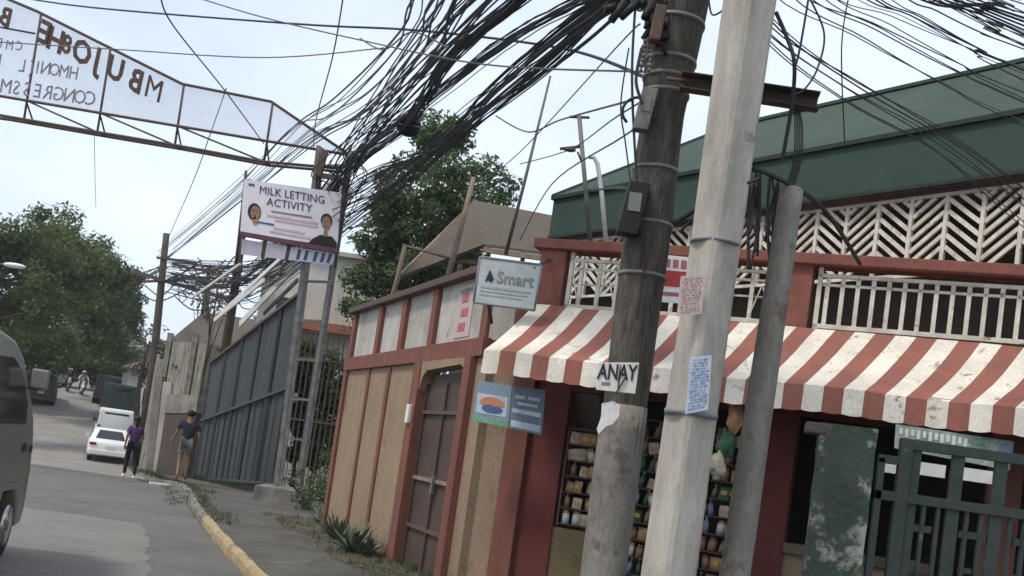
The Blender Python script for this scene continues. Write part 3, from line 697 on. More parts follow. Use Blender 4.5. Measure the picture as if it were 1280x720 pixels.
# cement coat low on the wooden pole
mb=MB(); pts=[];rs=[]
zc=P(765,505,7.5).z
for i in range(12):
    z=zc*i/11; c,r=wat(z); pts.append(c); rs.append(r*1.0+.004)
mb.tube(pts,rs,20); mb.build('cement_coat',M['polegrey'],wp)
def band(t,at,z,m,h=.03,k=1.05,tw=.02):
    c,r=at(z); m_=MB(); m_.tube([c-V(0,0,h/2),c+V(0,0,h/2)],r*k,20); m_.build('band',m,t)
for y in (30,78,99,118,213,281,345): band(wp,wat,P(835-(y*.11),y,7.5).z,M['steelband'],.028,1.045)
for y,hh in ((517,.035),(300,.02)): band(cp,cat_,P(860,y,6.6).z,M['inkgrey'],hh,1.0 if y==300 else 1.03)
# wooden step/bracket rust items at the top of the wooden pole
cb=thing('crossarm','rusty steel channel crossarm bolted behind the concrete pole','crossarm',P(900,105,7.1))
A,B=P(852,92,7.15),P(1025,118,7.0); mb=MB(); mb.bar(A,B,.10,.008,up=(0,0,1)); mb.bar(A+V(0,.045,-.055),B+V(0,.045,-.055),.008,.12,up=(0,0,1)); mb.bar(A+V(0,0,-.11),B+V(0,0,-.11),.10,.008)
mb.build('channel',mat('dark_channel',(.055,.050,.042),.8,(.08,.05,.035),6),cb); mb=MB(); mb.tube([A-V(.1,0,.05),A+V(.05,.0,-.05)],.015,8); mb.build('bolt',M['rust'],cb)
# hardware on the wooden pole
def hw_box(name,label,px,py,Y,hw_,hd,hh,m,lean=.12,bevel=.008,cat='box',extra=None):
    c=P(px,py,Y); t=thing(name,label,cat,c-V(0,0,hh)); mb=MB(); mb.obox(c,(hw_,0,0),(0,hd,0),(hh*lean,0,hh)); mb.build('housing',m,t,bevel=bevel)
    mb=MB(); mb.obox(c+V(0,-hd-.004,hh*.2),(hw_*.6,0,0),(0,.004,0),(0,0,hh*.35)); mb.build('cover_plate',M['steel'],t)
    return t
t=hw_box('meter_box','pale grey service box with looped cable on wooden pole',806,138,7.3,.055,.05,.155,M['steel'])
mb=MB(); q=P(800,158,7.28); mb.tube([q+V(-.02-.12*math.sin(a*.35),0,-.0+.10-.11*math.cos(a*.35)*1) for a in range(2,16)],.011,8); mb.build('cable_loop',M['cable'],t)
hw_box('meter_box','black meter box on the left side of the wooden pole above the awning',791,262,7.3,.075,.07,.19,M['black'])
# black transformer bracket cluster near pole top
cl=thing('junction_cluster','black tangle of splice closures at the top of the wooden pole','splice box',P(800,60,7.3))
rn=random.Random(2); mb=MB()
for k in range(26):
    p=P(rn.uniform(805,835),rn.uniform(-40,48),7.3); q=p+V(rn.uniform(-.06,.06),rn.uniform(-.05,.05),rn.uniform(-.2,-.02)); mb.tube([p,(p+q)/2+V(rn.uniform(-.02,.02),0,0),q],rn.uniform(.012,.035),7)
mb.build('closures',M['black'],cl)
mb=MB()
for (a,b_) in (((782,2),(764,26)),((800,0),(776,22)),((770,8),(756,12))): mb.tube([P(*a,7.3),P(*b_,7.3)],.03,8)
mb.build('clamps',M['black'],cl)
mb=MB()
for px in (806,816):
    p=P(px,52,7.25)
    for k in range(7): mb.ell(p-V(0,0,k*.035),.022 if k%2 else .013,.02,.02,8)
mb.build('insulators',M['steel'],cl)
mb=MB(); p=P(822,30,7.2); mb.obox(p,(.04,0,0),(0,.04,0),(.01,0,.13)); mb.build('rusty_case',M['rust'],cl,bevel=.01)

# papers on the poles
def on_pole(px,py,Y): return P(px,py,Y)
b,t=board_thing('small_sign','white board lettered ANAY nailed to the wooden pole','sign',(P(748,453,7.16),P(799,453,7.16),P(794,492,7.16),P(745,487,7.16)),.008,M['paper'])
mb=MB(); b.text(mb,'ANAY',.49,.36,.15,.005,.66); mb.build('lettering',M['ink'],t)
mb=MB(); b.sheet(mb,.12,.70,.34,.80,.004,.003); mb.build('small_print',M['inkgrey'],t)
mb=MB(); b.disc(mb,.55,.6,.02,.55,.006); mb.bar(b.at(.5,1.1,.012),b.at(.72,.45,.012),.012,.006,up=b.n); mb.build('twig',M['bark'],t)
rn=random.Random(6); ps=[(752,505),(766,501),(775,506),(774,520),(766,530),(757,533),(748,543),(746,536),(752,520)]
mb=MB(); mb.prism([P(x,y,7.19) for x,y in ps],(0,.004,0)); single(mb,'paper_scrap',M['white'],'torn white paper scrap stuck below the lettered board on the wooden pole','paper')
b,t=board_thing('pasted_notice','pale blue and white notice pasted on concrete pole, upright with worn print','poster',(P(863,446,6.37),P(890,444,6.37),P(885,512,6.37),P(856,518,6.37)),.004,M['paperblue'])
mb=MB(); rn=random.Random(9)
for r in range(17):
    u=.1+rn.random()*.08
    while u<.82:
        w_=rn.uniform(.03,.17); b.sheet(mb,u,.05+r*.054,min(u+w_,.92),.05+r*.054+rn.uniform(.015,.036),.003,.002); u+=w_+rn.uniform(.02,.09)
mb.build('print',mat('blue_print',(.17,.22,.36),.8,(.30,.35,.46),20),t)
b,t=board_thing('pasted_notice','faded pink notice in rows pasted high on concrete pole','poster',(P(851,345,6.40),P(882,343,6.40),P(877,392,6.40),P(846,395,6.40)),.004,M['paperpink'])
mb=MB(); rn=random.Random(19)
for r in range(13):
    u=.08+rn.random()*.1
    while u<.85:
        w_=rn.uniform(.04,.16); b.sheet(mb,u,.06+r*.07,min(u+w_,.93),.06+r*.07+rn.uniform(.02,.045),.003,.002); u+=w_+rn.uniform(.03,.12)
mb.build('print',mat('faded_red_print',(.44,.29,.26),.8),t)
b,t=board_thing('balcony_sign','red and white sign hung on the balcony railing between the poles','sign',(P(826,318,9.9),P(866,322,9.9),P(862,380,9.9),P(820,377,9.9)),.01,M['white'])
mb=MB(); b.sheet(mb,.02,.32,.98,.66,.004,.003); mb.build('band',mat('sign_red',(.45,.05,.05),.6),t)
mb=MB()
for u in (.15,.4,.65): b.sheet(mb,u,.08,u+.17,.26,.004,.003)
b.sheet(mb,.15,.78,.85,.86,.004,.003); mb.build('print',M['inkred'],t)

# ------------------------------------------------------------------ gantry arch over the road
YG=22.0
ga=thing('street_arch','rusty steel truss arch over the road with mirrored sheet-metal lettering','archway',P(395,640,YG))
mid=-13.0
top=[(-60,-50),(46,14),(228,105),(339,127),(436,193)]
mc=[(-60,98),(0,120),(130,142),(225,158),(432,193)]; lc=[(-60,133),(0,144),(121,165),(222,182),(329,202),(429,211)]
T=[P(x,y,YG) for x,y in top]; Mc=[P(x,y,YG) for x,y in mc]; Lc=[P(x,y,YG+.05) for x,y in lc]; Lb=[v+V(0,.45,.05) for v in Lc]
T[0]=V(-13.0,YG,T[1].z+.45)
zM=Mc[-1].z; zL=Lc[-1].z
mb=MB()
def mirr(p): return V(2*mid-p.x,p.y,p.z)
for L_ in (T,[V(mid,YG,Mc[1].z)]+Mc[1:],[V(mid,YG+.05,Lc[1].z)]+Lc[1:],[V(mid,YG+.5,Lb[1].z)]+Lb[1:]):
    mb.tube(L_,.032,8); mb.tube([mirr(p) for p in L_],.032,8)
def interpX(L_,x):
    L2=sorted(L_,key=lambda p:p.x)
    for a,b in zip(L2,L2[1:]):
        if a.x<=x<=b.x: return a+(b-a)*((x-a.x)/max(b.x-a.x,1e-6))
    return L2[0] if x<L2[0].x else L2[-1]
xs=[P(44,60,YG).x,P(128,120,YG).x,P(226,130,YG).x,P(336,160,YG).x]
prevb=None
for x in xs:
    a=interpX(T,x); b=interpX(Lc,x); bb=interpX(Lb,x)
    for f in (lambda p:p,mirr):
        mb.tube([f(a),f(b)],.026,8); mb.tube([f(b),f(bb)],.02,6); mb.tube([f(interpX(Mc,x)),f(bb)],.02,6)
        if prevb is not None: mb.tube([f(interpX(Mc,prevb)),f(interpX(Lc,x))],.02,6)
    prevb=x
mb.build('truss',M['rust'],ga)
pn=MB()
pts_t=[interpX(T,x) for x in [mid,xs[0],xs[1],xs[2],xs[3],P(432,190,YG).x]]; pts_b=[interpX([V(mid,YG,Mc[1].z)]+Mc[1:],p.x) for p in pts_t]
for i in range(5):
    for f in (lambda p:p,mirr):
        a,b,c,d=f(pts_t[i]),f(pts_t[i+1]),f(pts_b[i+1]),f(pts_b[i]); o=V(0,.03,0)
        pn.add([a+o,b+o,c+o,d+o],[(0,1,2,3)])
pn.build('mesh_panel',sheetmat('fine_wire_mesh',(.55,.57,.60),.62),ga)
# mid horizontal bar of left bay
mb=MB(); mb.tube([P(-30,30,YG),P(0,34,YG),P(44,42,YG)],.02,6); mb.build('rail',M['rust'],ga)
lt=MB(); WT[0]=.0
for ch,px,py,sz in (('E',57,38,.74),('H',70,47,.74),('8',84,52,.60),('O',103,62,.74),('J',122,71,.74),('U',145,83,.74),('B',171,98,.74),('M',193,108,.74),('B',8,18,.62)):
    p=P(px,py,YG-.03); a=R(-19); WT[0]=.0 if ch=='M' else .03; put_text(lt,ch,sz*.94,p-V(0,0,.08),V(math.cos(a),0,math.sin(a)),V(.05,0,1),.02,True,.80)
lt.build('lettering',M['letter'],ga)
lt=MB(); WT[0]=.0
for ch,px,py in (('H',92,92),('M',80,90),('O',68,88),('N',57,86),('I',47,85),('(',40,84),('L',28,83),('1',0,76),('C',24,58),('M',12,57),('E',0,54)):
    put_text(lt,ch,.40 if py>70 else .30,P(px,py,YG-.03),V(1,0,-.01),V(0,0,1),.015,True,.75)
lt.build('small_lettering',M['letterfaint'],ga); lt=MB()
for i,ch in enumerate('CONGRESSM'): put_text(lt,ch,.44,P(113-13.2*i,124-1.9*i,YG-.03),V(1,0,-.01),V(0,0,1),.015,True,.8)
lt.build('small_lettering',M['letterfaint'],ga)
WT[0]=.02
# ladder columns
for f in (lambda p:p,mirr):
    cb_=MB()
    A0,A1=P(343,625,YG),P(380,330,YG); B0,B1=P(369,628,YG),P(415,330,YG)
    tA=A0+(A1-A0)*((zM+.1-A0.z)/(A1.z-A0.z)); tB=B0+(B1-B0)*((zM+.2-B0.z)/(B1.z-B0.z))
    A0.z=B0.z=0.0
    for q in (0,.4):
        cb_.bar(f(A0+V(0,q,0)),f(tA+V(0,q,0)),.09,.09,up=(0,1,0)); cb_.bar(f(B0+V(0,q,0)),f(tB+V(0,q,0)),.07,.07,up=(0,1,0))
    cb_.build('column',M['steel'],ga)
    for k in range(9):
        rg=MB(); u=.08+k*.108; rg.bar(f(A0.lerp(tA,u)),f(B0.lerp(tB,u)),.05,.05,up=(0,1,0)); rg.bar(f(B0.lerp(tB,u)),f((B0+V(0,.4,0)).lerp(tB+V(0,.4,0),u)),.03)
        rg.build('rung',M['steel'],ga)
mb=MB(); q=P(402,205,YG-.1)
mb.obox(q,(.06,0,0),(0,.08,0),(.03,0,.28)); mb.obox(q+V(.2,0,-.25),(.25,0,0),(0,.05,0),(0,0,.05)); mb.tube([P(402,185,YG),P(398,240,YG)],.05,8)
mb.build('bracket',M['rust'],ga)
mb=MB(); q=(A0+B0)/2
mb.box((q.x-.6,YG-.35,-.05),(q.x+.42,YG+.75,.42)); single(mb,'concrete_footing',M['kerb'],'mossy concrete footing under the arch column on the pavement','footing',bevel=.03)

# tarpaulin signs
b,t=board_thing('event_tarpaulin','white tarpaulin reading MILK LETTING ACTIVITY with two portraits hung below the arch','banner',(P(305,224,21.6),P(427,241,21.6),P(421,316,21.6),P(300,294,21.6)),.012,M['tarp'])
mb=MB(); WT[0]=.0; ip=mat('ink_purple',(.05,.035,.09),.7); b.text(mb,'MILK LETTING',.50,.16,.235,.01,.93); mb.build('lettering',ip,t); mb=MB(); b.text(mb,'ACTIVITY',.48,.34,.235,.01,.96); mb.build('lettering',ip,t); WT[0]=.02
mb=MB(); b.sheet(mb,.3,.475,.72,.50,.01,.003); 
mb.build('rule',M['inkgrey'],t)
mb=MB()
for (u0,u1,v) in ((.26,.78,.55),(.34,.78,.61),(.34,.66,.75),(.30,.72,.82)): b.sheet(mb,u0,v,u1,v+.035,.01,.003)
mb.build('small_print',mat('pink_print',(.58,.34,.40),.7,(.70,.60,.65),30),t)
mb=MB(); b.sheet(mb,.16,.70,.34,.73,.01,.003); b.sheet(mb,.05,.06,.11,.10,.01,.003); mb.build('small_print',M['inkblue'],t)
mb=MB(); mb.prism([b.at(0,.93,.01),b.at(.5,.925,.01),b.at(1,.90,.01),b.at(1,1,.01),b.at(0,1,.01)],-b.n*.003); mb.build('bottom_band',mat('band_maroon',(.14,.05,.08),.7),t)
po=MB(); b.disc(po,.13,.55,.068,.155,.010,0); b.disc(po,.14,.56,.050,.12,.014,1); b.disc(po,.145,.70,.03,.07,.014,1)
b.disc(po,.87,.50,.06,.12,.010,0); b.disc(po,.87,.54,.047,.115,.014,1)
po.prism([b.at(.70,.93,.010),b.at(.74,.84,.010),b.at(.82,.75,.010),b.at(.94,.75,.010),b.at(.995,.84,.010),b.at(.995,.93,.010)],-b.n*.003,0)
b.disc(po,.87,.71,.02,.06,.014,1)
for u,v in ((.125,.53),(.157,.53),(.855,.52),(.887,.52)): b.disc(po,u,v,.006,.012,.017,0,8)
for u,v in ((.141,.61),(.871,.60)): b.disc(po,u,v,.014,.006,.017,0,8)
po.build('portraits',[M['hair'],M['skin']],t)
mb=MB(); mb.tube([b.tl+V(0,.05,.2),b.bl+V(0,.05,-.6)],.035,6); mb.tube([b.tr+V(0,.05,.1),b.br+V(0,.05,-.3)],.03,6); mb.tube([b.bl+V(0,.06,.02),b.br+V(0,.06,.02)],.03,6); mb.build('frame',M['rust'],t)
b,t=board_thing('lower_tarpaulin','narrow pale tarpaulin strip with blue stripes below the portrait banner','banner',(P(303,299,21.75),P(420,317,21.75),P(415,331,21.75),P(301,318,21.75)),.01,M['tarp'])
mb=MB()
for u in (.60,.68,.78,.86,.93): b.sheet(mb,u,.1,u+.035,.9,.006,.003)
mb.build('print',M['inkblue'],t)
mb=MB()
for u in (.22,.48): b.sheet(mb,u,-.6,u+.04,1.1,.006,.02)
mb.build('strut',M['rust'],t)

# ------------------------------------------------------------------ big blue-grey sheet fence (tapering)
NA,NB=P(361,357,24.5),P(345,612,24.5); FA,FB=P(256,450,31.5),P(243,602,31.5)
N0=V(NB.x,24.5,0); F0_=V(FB.x,31.5,0)
sf=thing('sheet_gate','tall blue-grey corrugated sheet gate sloping away behind the arch column','gate',N0)
def sp_(u,v,o=0):
    base=N0.lerp(F0_,u); zb=.20+(gz(31.5)+.04-.20)*u; zt=NA.z+(FA.z-NA.z)*u
    return V(base.x-o,base.y-o*.35,zb+(zt-zb)*v)
mb=MB(); n=72; vs=[];fs=[]
for i in range(n+1):
    for v in (0,1): vs.append(sp_(i/n,v,.03*(i%2)))
for i in range(n): fs.append((2*i,2*i+2,2*i+3,2*i+1))
mb.add(vs,fs); mb.build('sheeting',M['gateblue'],sf)
for u in (0,.2,.4,.6,.8,1): 
    m_=MB(); m_.bar(sp_(u,-.02,.06),sp_(u,1.01,.06),.06,.06,up=(0,1,0)); m_.build('post',M['gateblue'] if u else M['steel'],sf)
for v in (.03,.50,.985):
    m_=MB(); m_.bar(sp_(0,v,.08),sp_(1,v,.08),.07,.07); m_.build('rail',M['gateblue'] if v<.9 else M['rust'],sf)
m_=MB()
for k in range(14): m_.bar(sp_((k+.5)/14,.03,.05),sp_((k+.5)/14,.5,.05),.03,.03,up=(0,1,0))
m_.build('bars',M['gateblue'],sf)

# lattice gate and bars behind arch column
lg=thing('barred_gate','rusty barred gate with leaves growing through, between arch column and tan wall','gate',P(400,600,23.2))
mb=MB()
x0=P(365,500,23.5).x; x1=P(440,500,23.5).x
for k in range(12):
    x=x0+(x1-x0)*k/11; mb.bar(V(x,23.5,.1),V(x,23.5,3.9),.025,.025,up=(0,1,0))
mb.build('bars',M['rust'],lg); mb=MB()
for z in (.3,1.9,3.3,3.9): mb.bar(V(x0-.05,23.5,z),V(x1+.05,23.5,z),.06,.04)
mb.build('frame',M['rust'],lg)

# ------------------------------------------------------------------ background buildings
def bhouse(name,label,x0,x1,y0,y1,z0,z1,m,roofm,rise=1.0,wins=(),over=.4,gable='x'):
    t=thing(name,label,'house',((x0+x1)/2,y0,z0))
    mb=MB(); mb.box((x0,y0,z0),(x1,y1,z1)); mb.build('wall',m,t)
    mb=MB(); a=over; ym=(y0+y1)/2; xm=(x0+x1)/2
    if gable=='x':  # ridge along x
        for sgn,yy in ((-1,y0-a),(1,y1+a)): mb.prism([V(x0-a,yy,z1-.05),V(x1+a,yy,z1-.05),V(x1+a,ym,z1+rise),V(x0-a,ym,z1+rise)],(0,0,.08))
        mb.prism([V(x0,y0,z1),V(x0,y1,z1),V(x0,ym,z1+rise-.05)],(.05,0,0)); mb.prism([V(x1,y0,z1),V(x1,y1,z1),V(x1,ym,z1+rise-.05)],(-.05,0,0))
    else:
        for xx in (x0-a,x1+a): mb.prism([V(xx,y0-a,z1-.05),V(xx,y1+a,z1-.05),V(xm,y1+a,z1+rise),V(xm,y0-a,z1+rise)],(0,0,.08))
        mb.prism([V(x0,y0,z1),V(x1,y0,z1),V(xm,y0,z1+rise-.05)],(0,.05,0))
    mb.build('roof',roofm,t)
    for (a_,b_,c_z,d_z) in wins:
        f=MB(); f.box((a_,y0-.05,c_z),(b_,y0-.002,d_z)); fo=f.build('window',M['white'],t,bevel=.005); g_=MB(); g_.box((a_+.07,y0-.058,c_z+.07),(b_-.07,y0-.052,d_z-.07)); g_.build('pane',M['glass'],fo)
    return t
orange_ledge=mat('orange_tile',(.38,.16,.10),.8,(.28,.13,.09),6)
# white house behind the arch column
p0,p1=P(322,390,33),P(470,400,33); zt=P(400,318,33).z
t=thing('white_house','plain white house wall with orange tiled ledge behind the arch column','house',V((p0.x+p1.x)/2,33,0))
mb=MB(); mb.box((p0.x,33,-.4),(p1.x,40,zt)); mb.build('wall',M['offwhite'],t)
mb=MB(); zl=P(405,412,32.6).z; mb.box((p0.x+.6,32.2,zl-.1),(p1.x,33,zl+.18)); mb.build('ledge',orange_ledge,t)
mb=MB(); mb.box((p0.x-.2,32.8,zt),(p1.x+.2,40.2,zt+.15)); mb.build('parapet',M['whitewash'],t,bevel=.01)
mb=MB(); f=MB(); wz=P(350,395,33).z; mb.box((p0.x+.5,32.93,wz-.4),(p0.x+1.3,32.99,wz+.7)); fo=mb.build('window',M['white'],t); f.box((p0.x+.58,32.9,wz-.3),(p0.x+1.22,32.925,wz+.6)); f.build('pane',M['glass'],fo)
# sloping white bargeboards above the sheet gate
wr=thing('white_roof_edge','white slanting roof edge and rafters rising behind the blue-grey gate','roof',P(320,380,31))
for i,(a,b_,w_) in enumerate((((300,405),(372,330),.20),((280,388),(352,322),.10),((268,400),(330,350),.12),((330,392),(372,350),.10),((240,372),(300,330),.06))):
    mb=MB(); mb.bar(P(*a,32.5-i*.3),P(*b_,27.5-i*.3),w_,.05,up=(1,0,.2)); mb.build('rafter',M['white'] if i!=3 else M['rust'],wr)
# brown nipa / tin roofed shed behind tan wall
t=thing('shed','brown roofed open shed behind the tan side wall','shed',P(620,420,21))
a,b_,c,d=P(592,250,23),P(705,272,21.5),P(700,318,19.5),P(606,305,20.5); e=P(500,345,20.8)
mb=MB(); mb.prism([a,b_,c,d],(0,0,-.06)); mb.prism([a,d,e],(0,.05,-.06)); mb.build('roof',M['nipa'],t)
mb=MB(); mb.bar(d-V(0,0,.12),c-V(0,0,.12),.08,.10); mb.bar(e,a-V(0,0,.1),.06,.08); mb.bar(P(555,325,21),P(690,335,20.5),.08,.08); mb.build('beam',M['stick'],t)
for (x,y) in ((612,308),(655,312),(690,318),(575,330)):
    mb=MB(); p=P(x,y,20.8); mb.bar(p,V(p.x,p.y,0),.09,.09,up=(0,1,0)); mb.build('post',M['stick'],t)
mb=MB(); q=P(575,330,21); q2=P(690,330,21); mb.box((q.x,22.4,0),(q2.x+.5,22.5,q.z-.3)); mb.build('back_screen',M['soffit'],t)
# timber sticks rising above the wall
for (a,b_,r_,l) in (((592,222),(545,400),.05,'bare leaning timber pole, longest of those above the tan wall'),((506,308),(484,395),.045,'short timber stake above the left part of the tan wall'),((503,306),(560,322),.025,'thin rusty bar lying between two timber stakes above the wall')):
    mb=MB(); mb.tube([P(*a,17.5),P((a[0]+b_[0])/2+1,(a[1]+b_[1])/2,17.5),P(*b_,17.5)],[r_*.8,r_,r_],8); single(mb,'timber_stake',M['stick'],l,'stake')
# antenna masts on the roof left end
t=thing('antenna_mast','thin antenna mast with short crossbar above left end of the green roof','antenna',P(738,300,13.5))
mb=MB(); mb.tube([P(738,305,13.5),P(724,145,13.5)],.03,8); mb.build('mast',M['steel'],t); mb=MB(); mb.tube([P(712,146,13.5),P(737,147,13.5)],.018,6); mb.tube([P(700,186,13.5),P(728,183,13.5)],.02,6); mb.ell(P(712,187,13.5),.09,.03,.035,8); mb.tube([P(722,190,13.5),P(726,200,13.5),P(733,198,13.5)],.015,6); mb.build('crossbar',M['rust'],t)
mb=MB(); mb.tube([P(758,308,12.5),P(752,240,12.5),P(747,205,12.5),P(743,197,12.5),P(736,196,12.5)],.028,8); single(mb,'service_pipe',M['offwhite'],'white pipe with bent top beside the antenna mast','pipe')
mb=MB(); mb.tube([P(632,318,18),P(655,230,18),P(688,95,18)],[.035,.03,.02],7); single(mb,'bamboo_mast',M['cableg'],'tall thin leaning mast rising from the brown shed roof','mast')
# houses and pale wall further down the street
cw=thing('concrete_wall','weathered yellowish concrete wall beyond the blue-grey gate','wall',P(225,520,34))
a,b_=P(199,425,44),P(262,430,35.5)
mb=MB(); mb.prism([V(a.x,a.y,-.9),V(b_.x,b_.y,-.9),V(b_.x,b_.y,b_.z),V(a.x,a.y,a.z)],(.3,.2,0)); mb.build('wall_panel',mat('yellowish_concrete',(.27,.25,.20),.9,(.13,.12,.10),1.6,spots=(2.5,.55,(.07,.075,.055)),stretch=(2,2,.5)),cw)
for u in (.3,.8):
    m_=MB(); q=a.lerp(b_,u); m_.bar(V(q.x-.06,q.y-.1,-.8),V(q.x-.06,q.y-.1,q.z+.3),.2,.2,up=(0,1,0)); m_.build('pilaster',M['kerb'],cw)
t=bhouse('old_house','old house with grey-brown tin roof half hidden under the cables down the street',-15.2,-10.6,47,55,-.6,P(240,432,47).z,M['whitewash'],M['nipa'],1.9,[(-14.6,-13.6,2.6,3.8)])
t=bhouse('old_house','small distant house with rusty roof at the far bend of the road',-31,-25,78,86,2,5.2,M['offwhite'],M['nipa'],1.2,[(-30,-29,3.2,4.3),(-27.5,-26.5,3.2,4.3)])
t=bhouse('old_house','dark roofed house with pale front behind the far white van',-23.5,-19.6,64,72,.4,4.0,M['offwhite'],M['rust'],.9,[(-22.5,-21.5,1.8,3.0)])
t=thing('red_door_wall','low reddish wall with dark door opening beside the walking man','wall',V(-8.4,31.5,-.4))
mb=MB(); a=P(196,560,33); b_=P(238,560,31.5); mb.prism([V(a.x,33,-.5),V(b_.x,31.5,-.4),V(b_.x,31.5,1.75),V(a.x,33,1.6)],(.2,.15,0)); mb.build('wall_panel',M['darkwall'],t)
mb=MB(); mb.prism([V(a.x,32.95,1.6),V(b_.x,31.45,1.75),V(b_.x,31.45,2.3),V(a.x,32.95,2.2)],(.25,.2,0)); mb.build('coping',M['kerb'],t)
for (x,yb,yt,Y,l) in ((197,600,478,33,'slim pale concrete post left of the reddish low wall'),(186,600,470,36,'slim greenish post at the pavement edge beyond the walkers')):
    mb=MB(); p=P(x,yb,Y); q=P(x+14,yt,Y); mb.bar(V(p.x,Y,-.5),q,.28,.28,up=(0,1,0)); single(mb,'concrete_post',M['polelight'] if x==197 else M['polegrey'],l,'post',bevel=.02)

# far utility poles
def far_pole(label,px,pt,pb,Y,r,arms=()):
    p=P(*pt,Y); q=P(*pb,Y); t=thing('utility_pole',label,'pole',V(q.x,Y,gz(Y)))
    mb=MB(); mb.tube([V(q.x,Y,gz(Y)-.1),q,p],[r*1.25,r*1.1,r*.8],10); mb.build('shaft',M['bark'],t)
    for (a,b_,w_) in arms:
        m_=MB(); m_.bar(P(*a,Y-.12),P(*b_,Y-.12),w_,w_); m_.build('crossarm',M['rust'],t)
    return t
far_pole('far wooden utility pole with cross arms above the walking woman',205,(208,292),(190,470),45,.17,(((168,340),(300,378),.16),((196,322),(245,328),.10),((178,352),(232,350),.10)))
far_pole('dark utility pole behind the left edge of the portrait banner',290,(312,225),(292,372),36,.14,(((236,345),(300,330),.06),))
far_pole('far leaning utility pole, second behind the cable tangle',182,(262,335),(248,440),52,.15,(((215,330),(285,345),.10),))
# street lamps
for (px,py,Y,dx,l) in ((18,332,30,-1,'street lamp arm with white head in front of the left trees'),(152,318,88,-1,'small far street lamp head above the left trees')):
    p=P(px,py,Y); t=thing('street_lamp',l,'street lamp',V(p.x-1.6,Y,gz(Y)))
    mb=MB(); mb.tube([V(p.x-1.6,Y,gz(Y)),V(p.x-1.6,Y,p.z-.4),V(p.x-1.3,Y,p.z-.1),V(p.x-.3,Y,p.z)],[.09,.06,.04,.03],8); mb.build('pole',M['steel'],t)
    mb=MB(); mb.ell(p,.34,.12,.08,12); mb.build('lamp_head',M['white'],t)

# ------------------------------------------------------------------ vehicles
def wheel(parent,c,r,wd,axis=(1,0,0)):
    ax=Vector(axis).normalized(); c=Vector(c)
    m=MB(); a=c-ax*wd/2; b_=c+ax*wd/2
    m.tube([a,a+ax*.01,a+ax*.03,b_-ax*.03,b_-ax*.01,b_],[r*.62,r*.93,r,r,r*.93,r*.62],28); t=m.build('wheel',M['black'],parent)
    m=MB(); m.tube([a+ax*-.006,a+ax*.02],[r*.60,r*.56],20); m.tube([b_-ax*.02,b_+ax*.006],[r*.56,r*.60],20); m.build('rim',M['chrome'],t)
    m=MB(); m.tube([a-ax*.014,b_+ax*.014],r*.16,10); m.build('hub',M['steel'],t)
def vehicle(name,label,cat,loc,head,prof,hw,m,glass,wheels,extras,tumb=.10,zt=1.0,bev=.05):
    """prof: side outline [(y,z)], y forward; head: heading angle; glass: list of (quad or side polys)"""
    t=thing(name,label,cat,loc); ca,sa=math.cos(head),math.sin(head); fw=V(-sa,ca,0); rt=V(ca,sa,0); L=Vector(loc)
    H_=max(z for y,z in prof)
    def xf(x,y,z):
        k=1-tumb*max(0,(z-zt)/(H_-zt)); return L+rt*(x*k)+fw*y+V(0,0,z)
    m_=MB(); n=len(prof); vs=[(-hw,y,z) for y,z in prof]+[(hw,y,z) for y,z in prof]
    m_.add([xf(*v) for v in vs],[tuple(range(n))[::-1],tuple(range(n,2*n))]+[(i,(i+1)%n,(i+1)%n+n,i+n) for i in range(n)])
    body=m_.build('body',m,t,bevel=bev)
    for p in body.data.polygons: p.use_smooth=True
    for nm,kind,poly,mm in glass:
        g_=MB()
        if kind=='side':
            q=[xf(-(hw-.012),y,z) for y,z in poly]; MB().prism(q,rt*-.022).build(nm,mm,t)
            q=[xf(hw-.012,y,z) for y,z in poly]; g_.prism(q,rt*.022)
        else: # across: list of (x,y,z)
            q=[xf(*v) for v in poly]; nn=(q[1]-q[0]).cross(q[2]-q[0]).normalized()
            if nn.dot(fw)*(1 if kind=='front' else -1)<0: nn=-nn
            g_.prism([v-nn*.02 for v in q],nn*.032)
        g_.build(nm,mm,t)
    for (x,y,r,wd) in wheels: wheel(t,L+rt*x+fw*y+V(0,0,r),r,wd,rt)
    for nm,(x,y,z),(a,b_,c),mm in extras:
        g_=MB(); g_.obox(xf(x,y,z),rt*a,fw*b_,V(0,0,c)); g_.build(nm,mm,t,bevel=min(a,b_,c)*.4)
    return t,xf
HD=math.atan2(.411,1)
